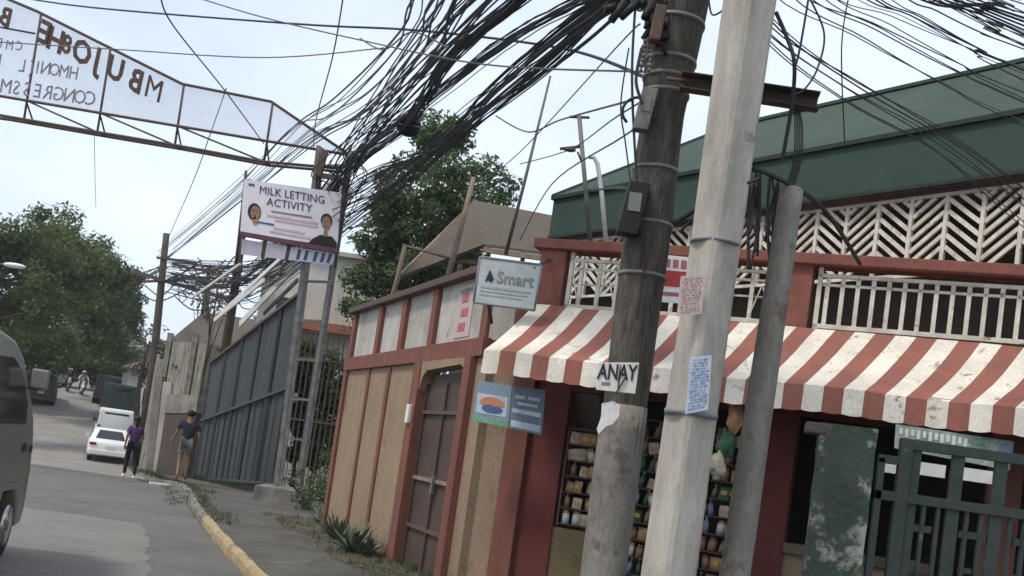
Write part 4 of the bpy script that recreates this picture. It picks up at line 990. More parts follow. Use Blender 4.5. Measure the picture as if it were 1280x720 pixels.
# silver van near left, heading away beside us
VH=R(12); wc=Z(-17,698,0); fwd=V(-math.sin(VH),math.cos(VH),0); rtv=V(math.cos(VH),math.sin(VH),0)
hwv=.86; Lv=4.75
loc=wc-rtv*(hwv-.11)-fwd*3.75
vprof=[(-1.9,.38),(-1.88,.75),(-1.86,1.15),(-1.8,1.85),(-1.65,2.06),(-1.3,2.13),(2.6,2.20),(3.35,2.13),(3.75,1.98),(4.22,1.56),(4.36,1.40),(4.44,1.22),(4.48,.85),(4.48,.45),(4.42,.30),(4.14,.28),(4.10,.50),(3.95,.68),(3.75,.74),(3.55,.68),(3.40,.50),(3.36,.27),(.15,.27),(.11,.50),(-.04,.68),(-.25,.74),(-.46,.68),(-.61,.50),(-.65,.28),(-1.85,.30)]
vt,vx=vehicle('silver_van','silver-beige van cut by left edge of the picture, heading away','van',loc,VH,vprof,hwv,M['carsilver'],
 [('side_window','side',[(-1.55,1.22),(-1.5,1.82),(1.3,1.86),(1.3,1.22)],M['glass']),('side_window','side',[(1.38,1.22),(1.38,1.86),(2.45,1.86),(2.45,1.22)],M['glass']),
  ('side_window','side',[(2.55,1.34),(2.55,1.94),(3.30,1.96),(3.62,1.86),(3.98,1.55),(3.98,1.34)],M['glass']),
  ('windscreen','front',[(-.68,3.80,1.925),(.68,3.80,1.925),(.76,4.18,1.585),(-.76,4.18,1.585)],M['glass']),
  ('rear_window','rear',[(-.68,-1.855,1.25),(.68,-1.855,1.25),(.62,-1.80,1.80),(-.62,-1.80,1.80)],M['glass'])],
 [(.76,3.75,.34,.22),(-.76,3.75,.34,.22),(.76,-.25,.34,.22),(-.76,-.25,.34,.22)],
 [('door_handle',(hwv+.012,2.75,1.03),(.012,.08,.018),M['cardark']),('door_handle',(hwv+.012,2.3,1.03),(.012,.08,.018),M['cardark']),('side_marker',(hwv+.008,4.05,1.10),(.008,.035,.045),M['cardark']),('side_marker',(hwv+.008,4.30,1.08),(.008,.03,.04),M['cardark']),
  ('side_moulding',(hwv+.006,2.2,.72),(.012,2.0,.03),M['carsilver']),
  ('headlight',(.66,4.42,.92),(.14,.08,.09),M['chrome']),('headlight',(-.66,4.42,.92),(.14,.08,.09),M['chrome']),
  ('tail_light',(.74,-1.87,.95),(.08,.04,.20),M['lampred']),('tail_light',(-.74,-1.87,.95),(.08,.04,.20),M['lampred']),
  ('mirror',(hwv+.12,3.95,1.80),(.08,.05,.10),M['carsilver']),('mirror_stay',(hwv+.04,3.97,1.70),(.08,.02,.015),M['cardark']),
  ('bumper',(0,-1.92,.45),(.82,.06,.12),M['cardark'])],tumb=.10,zt=1.05,bev=.045)
# sedan
def sedan(label,loc,head,m,hw=.84,name='white_car'):
    pr=[(0,.35),(0,.74),(.05,.86),(.55,.93),(1.15,1.36),(1.5,1.43),(2.5,1.42),(3.25,.95),(4.1,.82),(4.25,.74),(4.25,.32),(3.85,.24),(3.80,.46),(3.5,.74),(3.2,.46),(3.15,.22),(1.1,.22),(1.05,.46),(.75,.74),(.45,.46),(.40,.24)]
    return vehicle(name,label,'car',loc,head,pr,hw,m,[('rear_window','rear',[(-.62,.62,.98),(.62,.62,.98),(.56,1.10,1.33),(-.56,1.10,1.33)],M['glass']),('windscreen','front',[(-.62,3.12,1.03),(.62,3.12,1.03),(.56,2.58,1.37),(-.56,2.58,1.37)],M['glass']),
     ('side_window','side',[(1.0,.97),(1.28,1.33),(1.8,1.35),(1.8,.95)],M['glass']),('side_window','side',[(1.86,.95),(1.86,1.35),(2.5,1.34),(3.05,.97)],M['glass'])],
     [(.72,3.5,.3,.19),(-.72,3.5,.3,.19),(.72,.75,.3,.19),(-.72,.75,.3,.19)],
     [('tail_light',(.68,0,.76),(.13,.03,.06),M['lampred']),('tail_light',(-.68,0,.76),(.13,.03,.06),M['lampred']),('bumper',(0,-.03,.42),(.80,.07,.10),m),('number_plate',(0,-.01,.66),(.17,.02,.06),M['paper']),
      ('headlight',(.62,4.2,.68),(.15,.05,.07),M['chrome']),('headlight',(-.62,4.2,.68),(.15,.05,.07),M['chrome']),('mirror',(.95,2.8,1.0),(.08,.05,.06),m),('mirror',(-.95,2.8,1.0),(.08,.05,.06),m)],tumb=.22,zt=.85,bev=.06)
q=P(134,578,44); sedan('small white car on the road, nearer of the two white vehicles',V(q.x,44,gz(44)),HD,M['carwhite'])
# white high van ahead
def boxvan(label,loc,head,m,name,Ht=1.95,hw=.85,cat='van',gm='glass'):
    pr=[(0,.4),(0,1.0),(.08,Ht-.1),(.2,Ht),(2.9,Ht),(3.4,Ht-.35),(3.9,1.15),(4.2,1.0),(4.25,.5),(4.2,.3),(3.85,.28),(3.75,.6),(3.4,.68),(3.1,.55),(3.05,.27),(1.1,.27),(1.0,.55),(.75,.68),(.45,.6),(.4,.28)]
    return vehicle(name,label,cat,loc,head,pr,hw,m,[('rear_window','rear',[(-.66,.04,1.15),(.66,.04,1.15),(.60,.08,Ht-.2),(-.60,.08,Ht-.2)],M[gm]),('side_window','side',[(.3,1.1),(.35,Ht-.25),(2.8,Ht-.25),(3.5,1.15)],M['glass']),
      ('windscreen','front',[(-.62,3.46,Ht-.45),(.62,3.46,Ht-.45),(.66,3.86,1.2),(-.66,3.86,1.2)],M['glass'])],
     [(.74,3.4,.32,.2),(-.74,3.4,.32,.2),(.74,.75,.32,.2),(-.74,.75,.32,.2)],
     [('tail_light',(.73,0,.95),(.06,.03,.16),M['lampred']),('tail_light',(-.73,0,.95),(.06,.03,.16),M['lampred']),('bumper',(0,-.04,.45),(.8,.08,.10),M['cardark'] if m is not M['carwhite'] else m),('number_plate',(0,-.01,.8),(.17,.02,.06),M['paper']),
      ('headlight',(.62,4.2,.75),(.15,.05,.08),M['chrome']),('headlight',(-.62,4.2,.75),(.15,.05,.08),M['chrome']),('mirror',(.96,3.5,1.3),(.08,.05,.1),M['cardark']),('mirror',(-.96,3.5,1.3),(.08,.05,.1),M['cardark'])],tumb=.12,zt=1.0,bev=.06)
q=P(142,545,50.5); boxvan('white van with dark rear window, just ahead of the small white car',V(q.x,50.5,gz(50.5)),HD,M['carwhite'],'white_van',1.95)
q=P(149,507,59); boxvan('dark green jeepney with pale rear panel beyond the white van',V(q.x,59,gz(59)),HD,M['cargreen'],'jeepney',2.3,.95,'jeepney')
q=P(132,507,66); boxvan('dark van at the left of the green jeepney, far down the road',V(q.x,66,gz(66)),HD,M['cardark'],'dark_van',1.9,.8)
q=P(47,514,62); boxvan('dark van coming up the far lane behind the silver mirror',V(q.x,62,gz(62)),HD,M['cardark'],'dark_van',1.9,.85)
q=P(66,487,74); sedan('far silver car by the trees on the left lane',V(q.x,74,gz(74)),HD,M['carsilver'],.84,'silver_car')

# ------------------------------------------------------------------ people
def skin_mesh(name,verts,edges,radii,m,parent,sub=1,root=0):
    me=bpy.data.meshes.new(name); me.from_pydata([v for v in verts],edges,[]); o=bpy.data.objects.new(name,me); COL.objects.link(o)
    md=o.modifiers.new('s','SKIN'); md.use_smooth_shade=True
    for i,r in enumerate(radii): me.skin_vertices[0].data[i].radius=(r,r) if not isinstance(r,tuple) else r
    me.skin_vertices[0].data[root].use_root=True
    sb=o.modifiers.new('b','SUBSURF'); sb.levels=sub; sb.render_levels=sub
    dg=bpy.context.evaluated_depsgraph_get(); me2=bpy.data.meshes.new_from_object(o.evaluated_get(dg)); bpy.data.objects.remove(o)
    me2.materials.clear(); me2.materials.append(m)
    for p in me2.polygons: p.use_smooth=True
    me2.name=name; o2=bpy.data.objects.new(name,me2); COL.objects.link(o2); o2.parent=parent; return o2
def person(label,loc,face,h,pose,top,bottom,shoe,sleeves='short',legs='short',hair=True,fem=False,helmet=None):
    """local frame: x right, y forward, z up; scaled to height h"""
    t=thing('person',label,'person',loc); t.rotation_euler=(0,0,face); t['_o']=[0,0,0]; k=h/1.7
    J=dict(pel=V(0,0,.92),sp=V(0,.01,1.10),ch=V(0,.0,1.30),nk=V(0,0,1.46),hd0=V(0,.015,1.53),hd=V(0,.03,1.61))
    sw=.155 if fem else .18
    for s_,n in ((-1,'l'),(1,'r')):
        J['sh'+n]=V(s_*sw,0,1.40); J['el'+n]=V(s_*(sw+.05),-.02,1.13); J['wr'+n]=V(s_*(sw+.06),.05,.90)
        J['hip'+n]=V(s_*.085,0,.90); J['kn'+n]=V(s_*.095,.02,.49); J['an'+n]=V(s_*.095,-.02,.09); J['toe'+n]=V(s_*.11,.13,.03)
    for a,b in pose.items(): J[a]=Vector(b)
    if 'lift' in pose: del J['lift']
    names=['pel','sp','ch','nk','hd0','hd']; E_=[('pel','sp'),('sp','ch'),('ch','nk'),('nk','hd0'),('hd0','hd')]; rad=dict(pel=.125,sp=.105 if fem else .12,ch=.125 if fem else .145,nk=.052,hd0=.065,hd=.095)
    for n in 'lr':
        for a in ('sh','el','wr','hip','kn','an','toe'): names.append(a+n)
        E_+= [('ch','sh'+n),('sh'+n,'el'+n),('el'+n,'wr'+n),('pel','hip'+n),('hip'+n,'kn'+n),('kn'+n,'an'+n),('an'+n,'toe'+n)]
        rad.update({'sh'+n:.055,'el'+n:.038,'wr'+n:.026,'hip'+n:.085,'kn'+n:.052,'an'+n:.034,'toe'+n:.030})
        # hand: palm + fingers
        w_=J['wr'+n]; d=(w_-J['el'+n]).normalized(); side=V(0,1,0)-d*d.y; side.normalize(); curl=V(-1 if n=='r' else 1,0,0)*.3
        J['pm'+n]=w_+d*.07; names.append('pm'+n); E_.append(('wr'+n,'pm'+n)); rad['pm'+n]=.026
        for q,(o,l) in enumerate(((-.03,.060),(-.01,.075),(.01,.080),(.03,.070))):
            a_,b_='f%d%s'%(q,n),'g%d%s'%(q,n); J[a_]=J['pm'+n]+side*o+d*(.02+l*.45); J[b_]=J[a_]+(d+curl).normalized()*l*.5
            names+=[a_,b_]; E_+=[('pm'+n,a_),(a_,b_)]; rad[a_]=.0085; rad[b_]=.0075
        a_='th'+n; J[a_]=w_+d*.055+side*.048; names.append(a_); E_.append(('pm'+n,a_)); rad[a_]=.010
    vs=[J[x]*k for x in names]; ed=[(names.index(a),names.index(b)) for a,b in E_]
    skin_mesh('body',vs,ed,[rad[x]*k for x in names],M['skin'],t)
    def sub(nm,keys,edges,rr,m):
        skin_mesh(nm,[J[x]*k if not isinstance(x,Vector) else x*k for x in keys],edges,[r*k for r in rr],m,t)
    lrp=lambda a,b,u: J[a].lerp(J[b],u)
    J['slv_l']=lrp('shl','ell',.75 if sleeves=='short' else 1); J['slv_r']=lrp('shr','elr',.75 if sleeves=='short' else 1)
    J['hem']=J['pel']+V(0,0,.02)
    ks=['pel','sp','ch','shl','slv_l','shr','slv_r']; es=[(0,1),(1,2),(2,3),(3,4),(2,5),(5,6)]; rr=[.15,.135,.16,.075,.062,.075,.062]
    if fem: rr=[.145,.12,.14,.07,.056,.07,.056]
    if sleeves=='long': ks+=['wrl','wrr']; es+=[(4,7),(6,8)]; rr+=[.038,.038]
    sub('shirt',ks,es,rr,top)
    u=.78 if legs=='short' else 1
    J['tl']=lrp('hipl','knl',u); J['tr']=lrp('hipr','knr',u); J['pl']=J['pel']-V(0,0,.03)
    ks=['pl','hipl','tl','hipr','tr']; es=[(0,1),(1,2),(0,3),(3,4)]; rr=[.135,.105,.085,.105,.085]
    if legs=='long': ks+=['anl','anr']; es+=[(2,5),(4,6)]; rr=[.135,.10,.066,.10,.066,.048,.048]
    sub('trousers' if legs=='long' else 'shorts',ks,es,rr,bottom)
    for n in 'lr':
        J['hl']=J['an'+n]+V(0,-.03,-.05); J['t2']=J['toe'+n]+V(0,.02,0); J['m1']=(J['hl']+J['t2'])/2
        sub('shoe',['hl','m1','t2'],[(0,1),(1,2)],[.042,.045,.036],shoe)
    hc=J['hd']*k
    fc=MB()
    for sx in (-1,1):
        fc.ell(hc+V(sx*.034,.085,.012)*k,.012*k,.008*k,.008*k,8,1); fc.ell(hc+V(sx*.088,-.005,-.01)*k,.012*k,.022*k,.03*k,8,0)
    fc.ell(hc+V(0,.098,-.018)*k,.013*k,.018*k,.022*k,8,0); fc.ell(hc+V(0,.085,-.055)*k,.024*k,.008*k,.007*k,8,2)
    fc.build('face',[M['skin'],M['hair'],M['inkred']],t)
    hm=MB()
    if helmet:
        hm.ell(hc+V(0,-.005,.025)*k,.135*k,.15*k,.135*k,16,0,-.45); hm.build('helmet',helmet,t)
        hm=MB(); hm.obox(hc+V(0,.14,.0)*k,(.08*k,0,0),(0,.008*k,0),(0,0,.035*k)); hm.build('visor',M['glass'],t)
    else:
        hm.ell(hc+V(0,-.022,.028)*k,.102*k,.108*k,.100*k,14,0,-.6)
        if fem: hm.ell(hc+V(0,-.085,-.08)*k,.065*k,.05*k,.14*k,10)
        hm.build('hair',M['hair'],t)
    return t
# man in dark shirt on the pavement, seen from behind, mid stride
q=P(226,600,25); FAC=HD
person('man in dark navy T-shirt and grey shorts walking away beside the blue-grey gate',V(q.x,25,q.z),FAC,1.66,
  dict(knr=(.10,.10,.50),anr=(.10,.04,.12),toer=(.11,.18,.04),knl=(-.11,-.02,.50),anl=(-.12,-.18,.12),toel=(-.13,-.05,.03),ell=(-.27,.03,1.15),wrl=(-.33,.12,.95),elr=(.26,-.06,1.14),wrr=(.28,.04,.92)),M['navy'],mat('mid_grey_cloth',(.20,.19,.185),.9,(.15,.145,.14),6),M['redcloth'],'short','short')
q=P(160,598,27)
person('woman in purple top and black trousers walking at the road edge',V(q.x,27,q.z),FAC+.2,1.60,
  dict(knl=(-.09,.12,.50),anl=(-.10,.08,.13),toel=(-.11,.22,.05),knr=(.10,-.03,.50),anr=(.10,-.20,.12),toer=(.11,-.07,.03),elr=(.24,.03,1.15),wrr=(.26,.20,1.08),ell=(-.22,-.08,1.14),wrl=(-.22,-.02,.92)),M['purple'],M['blackcloth'],M['white'],'short','long',fem=True)
# motorcycles with riders far up the road
def motorbike(label,loc,face,m,rider,helm,top):
    t=thing('motorcycle',label,'motorcycle',loc,None); t.rotation_euler=(0,0,face); t['_o']=[0,0,0]
    for y in (-.62,.62): wheel(t,V(0,y,.29),.29,.10)
    mb=MB(); mb.tube([(0,-.62,.3),(0,-.3,.42),(0,.2,.42),(0,.42,.75)],[.03,.09,.10,.05],8); mb.obox((0,0,.38),(.13,0,0),(0,.2,0),(0,0,.14)); mb.ell((0,.12,.68),.13,.26,.13,12); mb.ell((0,-.55,.66),.09,.26,.08,10); mb.build('body',m,t)
    mb=MB(); mb.ell((0,-.25,.76),.13,.34,.06,12); mb.build('seat',M['black'],t)
    mb=MB(); mb.tube([(.06,.62,.29),(.06,.46,.95)],.02,8); mb.tube([(-.06,.62,.29),(-.06,.46,.95)],.02,8); mb.build('fork',M['chrome'],t)
    mb=MB(); mb.tube([(-.34,.32,1.02),(-.2,.40,1.0),(.2,.40,1.0),(.34,.32,1.02)],.016,8); mb.build('handlebar',M['steel'],t)
    mb=MB(); mb.ell((0,.54,.86),.09,.07,.09,12); mb.build('headlight',M['paper'],t)
    mb=MB(); mb.tube([(0,.34,.5),(0,.62,.61),(0,.88,.5)],[.05,.08,.05],8); mb.build('mudguard',m,t)
    mb=MB(); mb.obox((0,.60,.70),(.10,0,0),(0,.01,0),(0,0,.06)); mb.build('number_plate',M['paper'],t)
    p=person(rider,Vector(loc),face,1.62,dict(pel=(0,-.22,.93),sp=(0,-.20,1.10),ch=(0,-.13,1.30),nk=(0,-.10,1.45),hd0=(0,-.08,1.52),hd=(0,-.06,1.60),shl=(-.17,-.13,1.40),shr=(.17,-.13,1.40),
      ell=(-.30,.08,1.20),elr=(.30,.08,1.20),wrl=(-.33,.30,1.08),wrr=(.33,.30,1.08),hipl=(-.10,-.20,.90),hipr=(.10,-.20,.90),knl=(-.20,.18,.78),knr=(.20,.18,.78),anl=(-.17,.02,.38),anr=(.17,.02,.38),toel=(-.18,.16,.34),toer=(.18,.16,.34)),top,M['navy'],M['black'],'long','long',helmet=helm)
FT=HD+math.pi
for (x,Y,m,hl,tp,l,l2) in ((84,71,'cardark','helmetw','blackcloth','dark motorcycle coming down the far road, left one of the pair in front','rider in black jacket and white helmet on the left motorcycle'),
    (102,70,'carwhite','helmeto','greycloth','white motorcycle coming down the far road, right one of the pair in front','rider in grey jacket and peach helmet on the right motorcycle'),
    (114,80,'redcloth','cardark','redcloth','red motorcycle behind the other two on the far road','rider in red jacket on the rearmost motorcycle')):
    q=P(x,488,Y); motorbike(l,V(q.x,Y,gz(Y)),FT+.1,M[m],l2,M[hl],M[tp])

# ------------------------------------------------------------------ vegetation
def leaf_mesh(clumps,rn,leaf,mb,per):
    for (c,r) in clumps:
        for _ in range(int(per*r*r)):
            d=V(rn.gauss(0,1),rn.gauss(0,1),rn.gauss(0,1)).normalized(); rr=r*(rn.random()**.45)
            p=c+V(d.x*rr,d.y*rr,d.z*rr*.72)
            s=leaf*rn.uniform(.6,1.35)
            nrm=(d*.6+V(rn.gauss(0,.6),rn.gauss(0,.6),rn.gauss(.5,.6))).normalized(); a=nrm.orthogonal().normalized(); an=rn.uniform(0,6.28)
            b=nrm.cross(a); u=a*math.cos(an)+b*math.sin(an); v=nrm.cross(u)
            mb.add([p-u*s,p-u*s*.2+v*s*.42,p+u*s+nrm*s*-.15,p-u*s*.1-v*s*.42],[(0,1,2,3)])
def tree(name,label,base,ctr,rx,ry,rz,seed,m,leaf=.16,nclump=42,per=170,group=None,trunk_r=.25,cat='tree',lobes=None,cr=(.16,.34),limbs=9):
    rn=random.Random(seed); t=thing(name,label,cat,base,group); ctr=Vector(ctr); base=Vector(base); cl=[]
    R_=(rx+rz)/2
    for i in range(nclump):
        d=V(rn.gauss(0,1),rn.gauss(0,1),rn.gauss(0,1)).normalized(); q=rn.uniform(.45,.98)
        p=ctr+V(d.x*rx*q,d.y*ry*q,d.z*rz*q); cl.append((p,R_*rn.uniform(*cr)))
    if lobes: cl+= [(Vector(c),r) for c,r in lobes]
    mb=MB(); leaf_mesh(cl,rn,leaf,mb,per); mb.build('crown',m,t,fixn=False)
    mb=MB(); tp=ctr+V(0,0,rz*.3); md=base.lerp(tp,.5)+V(rn.uniform(-.3,.3),0,0)
    mb.tube([base-V(0,0,.1),base.lerp(md,.5),md,tp],[trunk_r*1.2,trunk_r,trunk_r*.7,trunk_r*.3],9)
    for (p,r) in sorted(cl,key=lambda x:rn.random())[:limbs]:
        st=base.lerp(tp,rn.uniform(.45,.85)); mb.tube([st,st.lerp(p,.5)+V(0,0,-.1),p],[trunk_r*.35,trunk_r*.22,trunk_r*.08],6)
    mb.build('trunk',M['bark'],t,fixn=False); return t
def ptree(name,label,px,py,wpx,hpx,Y,seed,m,**k):
    c=P(px,py,Y); s=Y/FOC; base=V(c.x+k.pop('dx',0),Y,gz(Y))
    if name=='street_tree' and k.get('group'): base.x=min(base.x,kx(Y)-12.2)
    return tree(name,label,base,c,wpx*s,k.pop('ry',wpx*s*.8),hpx*s,seed,m,**k)
# big tree behind the tan wall
Yb=31
lob=[(P(x,y,Yb+dy),r) for x,y,r,dy in ((548,178,.85,0),(575,160,.55,1),(606,215,.75,0),(550,165,.9,-.6),(530,172,.5,-.5),(572,176,.6,-.4),(628,245,.55,0),(640,228,.35,0),(560,215,1.0,-1),(500,260,1.0,0),(470,300,.9,0),(590,250,.8,-1),(450,350,.7,0),(480,350,.9,0),(525,330,1.0,0),(440,385,.5,0),(565,290,.8,0),(520,210,.8,0),(485,225,.6,1),(455,385,.5,-.5),(510,380,.9,0))]
ptree('broadleaf_tree','large dark green tree behind the tan wall and cable bundle',535,290,78,100,Yb,5,M['leaf_big'],leaf=.10,nclump=50,per=900,lobes=lob,trunk_r=.28,limbs=16,cr=(.16,.30))
# left tree row
row=[(20,345,80,90,46,.20,'leafy tree at left edge of the picture, nearest of the row'),(75,338,62,82,56,.22,'rounded green tree second from the left edge'),(122,372,46,75,66,.24,'tall dark tree third from the left edge of the row'),(150,400,26,72,78,.26,'narrow tree ending the left row by the far road'),(30,430,70,45,60,.22,'low dark tree under the others near the silver van'),(98,440,52,42,76,.26,'low bushy tree over the far motorcycles')]
for i,(x,y,a,b_,Y,lf,l) in enumerate(row):
    ptree('street_tree',l,x,y,a,b_,Y,20+i,M['leaf_far'],leaf=lf*.62,nclump=64,per=230,trunk_r=.3,group='trees along the left of the road',cr=(.22,.38))
ptree('street_tree','bushy tree left of the far utility pole beyond the white vehicles',160,440,34,32,84,40,M['leaf_far'],leaf=.17,nclump=36,per=160,trunk_r=.2)
for i,(x,y,a_,b_,Y,l) in enumerate(((60,462,48,20,88,'low hedge-like bush beneath the left trees'),(112,452,36,24,90,'low rounded bush beneath the left trees, near the motorcycles'),(150,468,26,22,82,'bush at the road bend beside the green jeepney'),(20,455,40,30,70,'dark bush behind the silver van roof'))):
    ptree('bush',l,x,y,a_,b_,Y,120+i,M['leaf_far'],leaf=.16,nclump=36,per=120,trunk_r=.1,cat='bush')
ptree('bare_tree','brownish sparse tree in front of the far pole',185,440,22,48,58,41,M['leaf_brown'],leaf=.12,nclump=26,per=60,trunk_r=.16)
ptree('bare_tree','thin brownish tree hanging over the old house roof',262,372,32,26,50,42,M['leaf_brown'],leaf=.11,nclump=24,per=60,trunk_r=.12)
ptree('small_tree','sparse green shoots above the white roof edge under the banner',275,345,30,28,34,43,M['leaf_brown'],leaf=.08,nclump=22,per=90,trunk_r=.06)
ptree('bush','green bush on the wall top behind the walking man',232,468,20,14,40,44,M['leaf_plant'],leaf=.10,nclump=20,per=140,trunk_r=.05,cat='bush')
ptree('bush','leafy shrub growing behind the barred gate',402,520,36,85,25.5,45,M['leaf_big'],leaf=.08,nclump=70,per=900,trunk_r=.06,cat='bush',ry=.6,cr=(.16,.3))
ptree('bush','dark leafy shrub filling the gap behind the arch column ladder',385,500,26,95,26.5,49,M['leaf_big'],leaf=.09,nclump=60,per=700,trunk_r=.06,cat='bush',ry=.6,cr=(.16,.3))
ptree('bush','creeper covering the top of the weathered wall down the street',222,440,30,16,42,50,M['leaf_brown'],leaf=.09,nclump=30,per=300,trunk_r=.05,cat='bush')
ptree('bush','pale green shrub at far end of the tan wall under the big tree',445,408,24,20,24,46,M['leaf_big'],leaf=.08,nclump=22,per=240,trunk_r=.05,cat='bush')
for i,(x,Y,l) in enumerate(((-50,120,'distant tree beyond the bend, left'),(-40,135,'distant tree beyond the bend, middle'),(-62,110,'distant tree far left of the bend'),(-30,125,'distant tree beyond the bend, right'),(-22,100,'distant tree behind the old houses'),(-75,95,'distant tree behind the left row'))):
    tree('street_tree',l,V(x,Y,gz(Y)),V(x,Y,gz(Y)+4.2),6.5,5,4.4,60+i,M['leaf_far'],leaf=.24,nclump=40,per=60,trunk_r=.3,cr=(.2,.36))
ptree('street_tree','mid green tree right of the far road over the old house',228,452,30,26,62,48,M['leaf_brown'],leaf=.18,nclump=26,per=60,trunk_r=.2)
# agave-like plants along wall foot
def agave(label,px,py,Y,n,L_,seed):
    rn=random.Random(seed); g_=P(px,py,Y); base=V(g_.x,g_.y,gz(Y)+.12); t=thing('agave_plant',label,'plant',base,None)
    mb=MB()
    for i in range(n):
        a=rn.uniform(0,6.28); el=rn.uniform(.5,1.35); l=L_*rn.uniform(.6,1.1); d=V(math.cos(a)*math.cos(el),math.sin(a)*math.cos(el),math.sin(el)); sd_=d.cross(UP).normalized(); w0=.028*rn.uniform(.8,1.3); p=base+V(math.cos(a),math.sin(a),0)*.05; prev=None
        for k in range(5):
            u=k/4; c=p+d*l*u+V(0,0,-.22*l*u*u); w_=w0*(1-u**2)+.002; a1,a2=c-sd_*w_,c+sd_*w_; nrm=sd_.cross(d); c2=c-nrm*.012*(1-u)
            if prev: mb.add([prev[0],prev[2],prev[1],a1,c2,a2],[(0,1,4,3),(1,2,5,4)])
            prev=(a1,a2,c2)
    mb.build('leaves',M['blade'],t,fixn=False)
for i,(x,y,n,L_,l) in enumerate(((440,690,44,.60,'spiky grey-green plant at foot of tan wall, nearest the brown gate'),(421,674,40,.60,'spiky plant at foot of tan wall, second from the brown gate'),(404,655,36,.60,'spiky plant by the far end of the tan wall'),(455,694,26,.45,'small spiky plant close against the tan wall'))):
    q=Z(x,y,.12); agave(l,x,y,q.y,n,L_,70+i)
for i,(x,y,w_,l) in enumerate(((386,632,.5,'low leafy shrub between the arch footing and the spiky plants'),(402,628,.72,'leafy shrub at the corner of the tan wall and barred gate'),(425,668,.20,'low green weeds among the spiky plants'))):
    q=Z(x,y,.12); Y=min(q.y,21); g_=P(x,y,Y); tree('shrub',l,V(g_.x,g_.y,.1),V(g_.x,g_.y,.1+w_*.8),w_,w_,w_*.8,80+i,M['leaf_plant'] if i==2 else M['leaf_big'],leaf=.05,nclump=18,per=900,trunk_r=.02,cat='shrub',cr=(.25,.4))
# weeds and grass at the pavement edges
mb=MB(); rn=random.Random(90)
def tuft(p,n,h):
    for _ in range(n):
        a=rn.uniform(0,6.28); q=p+V(rn.gauss(0,.05),rn.gauss(0,.05),0); d=V(math.cos(a)*.5,math.sin(a)*.5,1).normalized(); s=V(-math.sin(a),math.cos(a),0)*.006; hh=h*rn.uniform(.4,1.1)
        mb.add([q-s,q+s,q+d*hh],[(0,1,2)])
for _ in range(230):
    Y=rn.uniform(9,18.5); tuft(V(wallx(Y)-rn.random()**2*.9-.02,Y,.125),9,.12)
for _ in range(260):
    Y=rn.uniform(15.5,33); tuft(V(kx(Y)+rn.gauss(.22,.14),Y,gz(Y)+.12),9,.10)
for _ in range(60):
    Y=rn.uniform(19,26); tuft(V(kx(Y)-.1-rn.random()*.3,Y,gz(Y)),8,.06)
for _ in range(90):
    u=rn.random(); p=sp_(u,0,.1+rn.random()*.3); p.z=gz(p.y)+.12; tuft(p,9,.22)
struct(tag(mb.build('grass',M['leaf_plant'],fixn=False),'short weeds along the kerb and wall foot','grass'),'stuff')
# dry leaves litter
mb=MB()
for _ in range(420):
    Y=rn.uniform(8,19); x=wallx(Y)-abs(rn.gauss(0,.5))-.03; a=rn.uniform(0,6.28); s=rn.uniform(.012,.035); p=V(x,Y,.134+rn.random()*.01)
    mb.add([p+V(math.cos(a),math.sin(a),.1)*s,p+V(-math.sin(a),math.cos(a),.2)*s*.5,p-V(math.cos(a),math.sin(a),0)*s,p+V(math.sin(a),-math.cos(a),0)*s*.5],[(0,1,2,3)])
struct(tag(mb.build('leaf_litter',M['stick'],fixn=False),'dry fallen leaves at the wall foot','leaf litter'),'stuff')
mb=MB(); q=Z(200,606,0); mb.obox(P(202,607,24.5)+V(0,0,.02),(.25,.12,0),(-.05,.1,0),(0,0,.03)); mb.obox(P(188,607,25.5)+V(0,0,.02),(.12,.05,0),(-.05,.1,0),(0,0,.04))
single(mb,'rubble',M['paper'],'pale broken slabs lying at the kerb near the walkers','rubble')

# ------------------------------------------------------------------ cables
rn=random.Random(33)
def cab(pts,r,label,group,m='cable',wob=0,n=5,seg=7,cat='cable'):
    W_=[P(*p) for p in pts]
    out=[]
    def cr(p0,p1,p2,p3,t): return .5*((2*p1)+(-p0+p2)*t+(2*p0-5*p1+4*p2-p3)*t*t+(-p0+3*p1-3*p2+p3)*t*t*t)
    for i in range(len(W_)-1):
        p0=W_[max(i-1,0)];p1=W_[i];p2=W_[i+1];p3=W_[min(i+2,len(W_)-1)]
        for k in range(seg): out.append(cr(p0,p1,p2,p3,k/seg))
    out.append(W_[-1])
    if wob:
        for i in range(1,len(out)-1): out[i]+=V(rn.gauss(0,wob),rn.gauss(0,wob),rn.gauss(0,wob))
    mb=MB(); mb.tube(out,r,n,caps=False)
    return single(mb,'cable',M[m],label,cat,group,fixn=False)
def fan(pts,k,spread,r,label,group,m='cable',ends=(1,1),sag=0,wob=0,rr=(.7,1.3)):
    """k cables following pts, each with its own offsets in metres-like pixels at every node"""
    for i in range(k):
        q=[]
        ph=rn.uniform(-1,1); ph2=rn.uniform(-1,1)
        for j,(x,y,Y) in enumerate(pts):
            u=j/(len(pts)-1); e=ends[0]*(1-u)+ends[1]*u; mid_=math.sin(math.pi*u)
            q.append((x+spread*e*(ph+rn.uniform(-.35,.35)),y+spread*e*.7*(ph2+rn.uniform(-.35,.35))+sag*mid_*rn.uniform(0,1),Y+rn.uniform(-.1,.1)))
        cab(q,r*rn.uniform(*rr),label,group,m,wob)
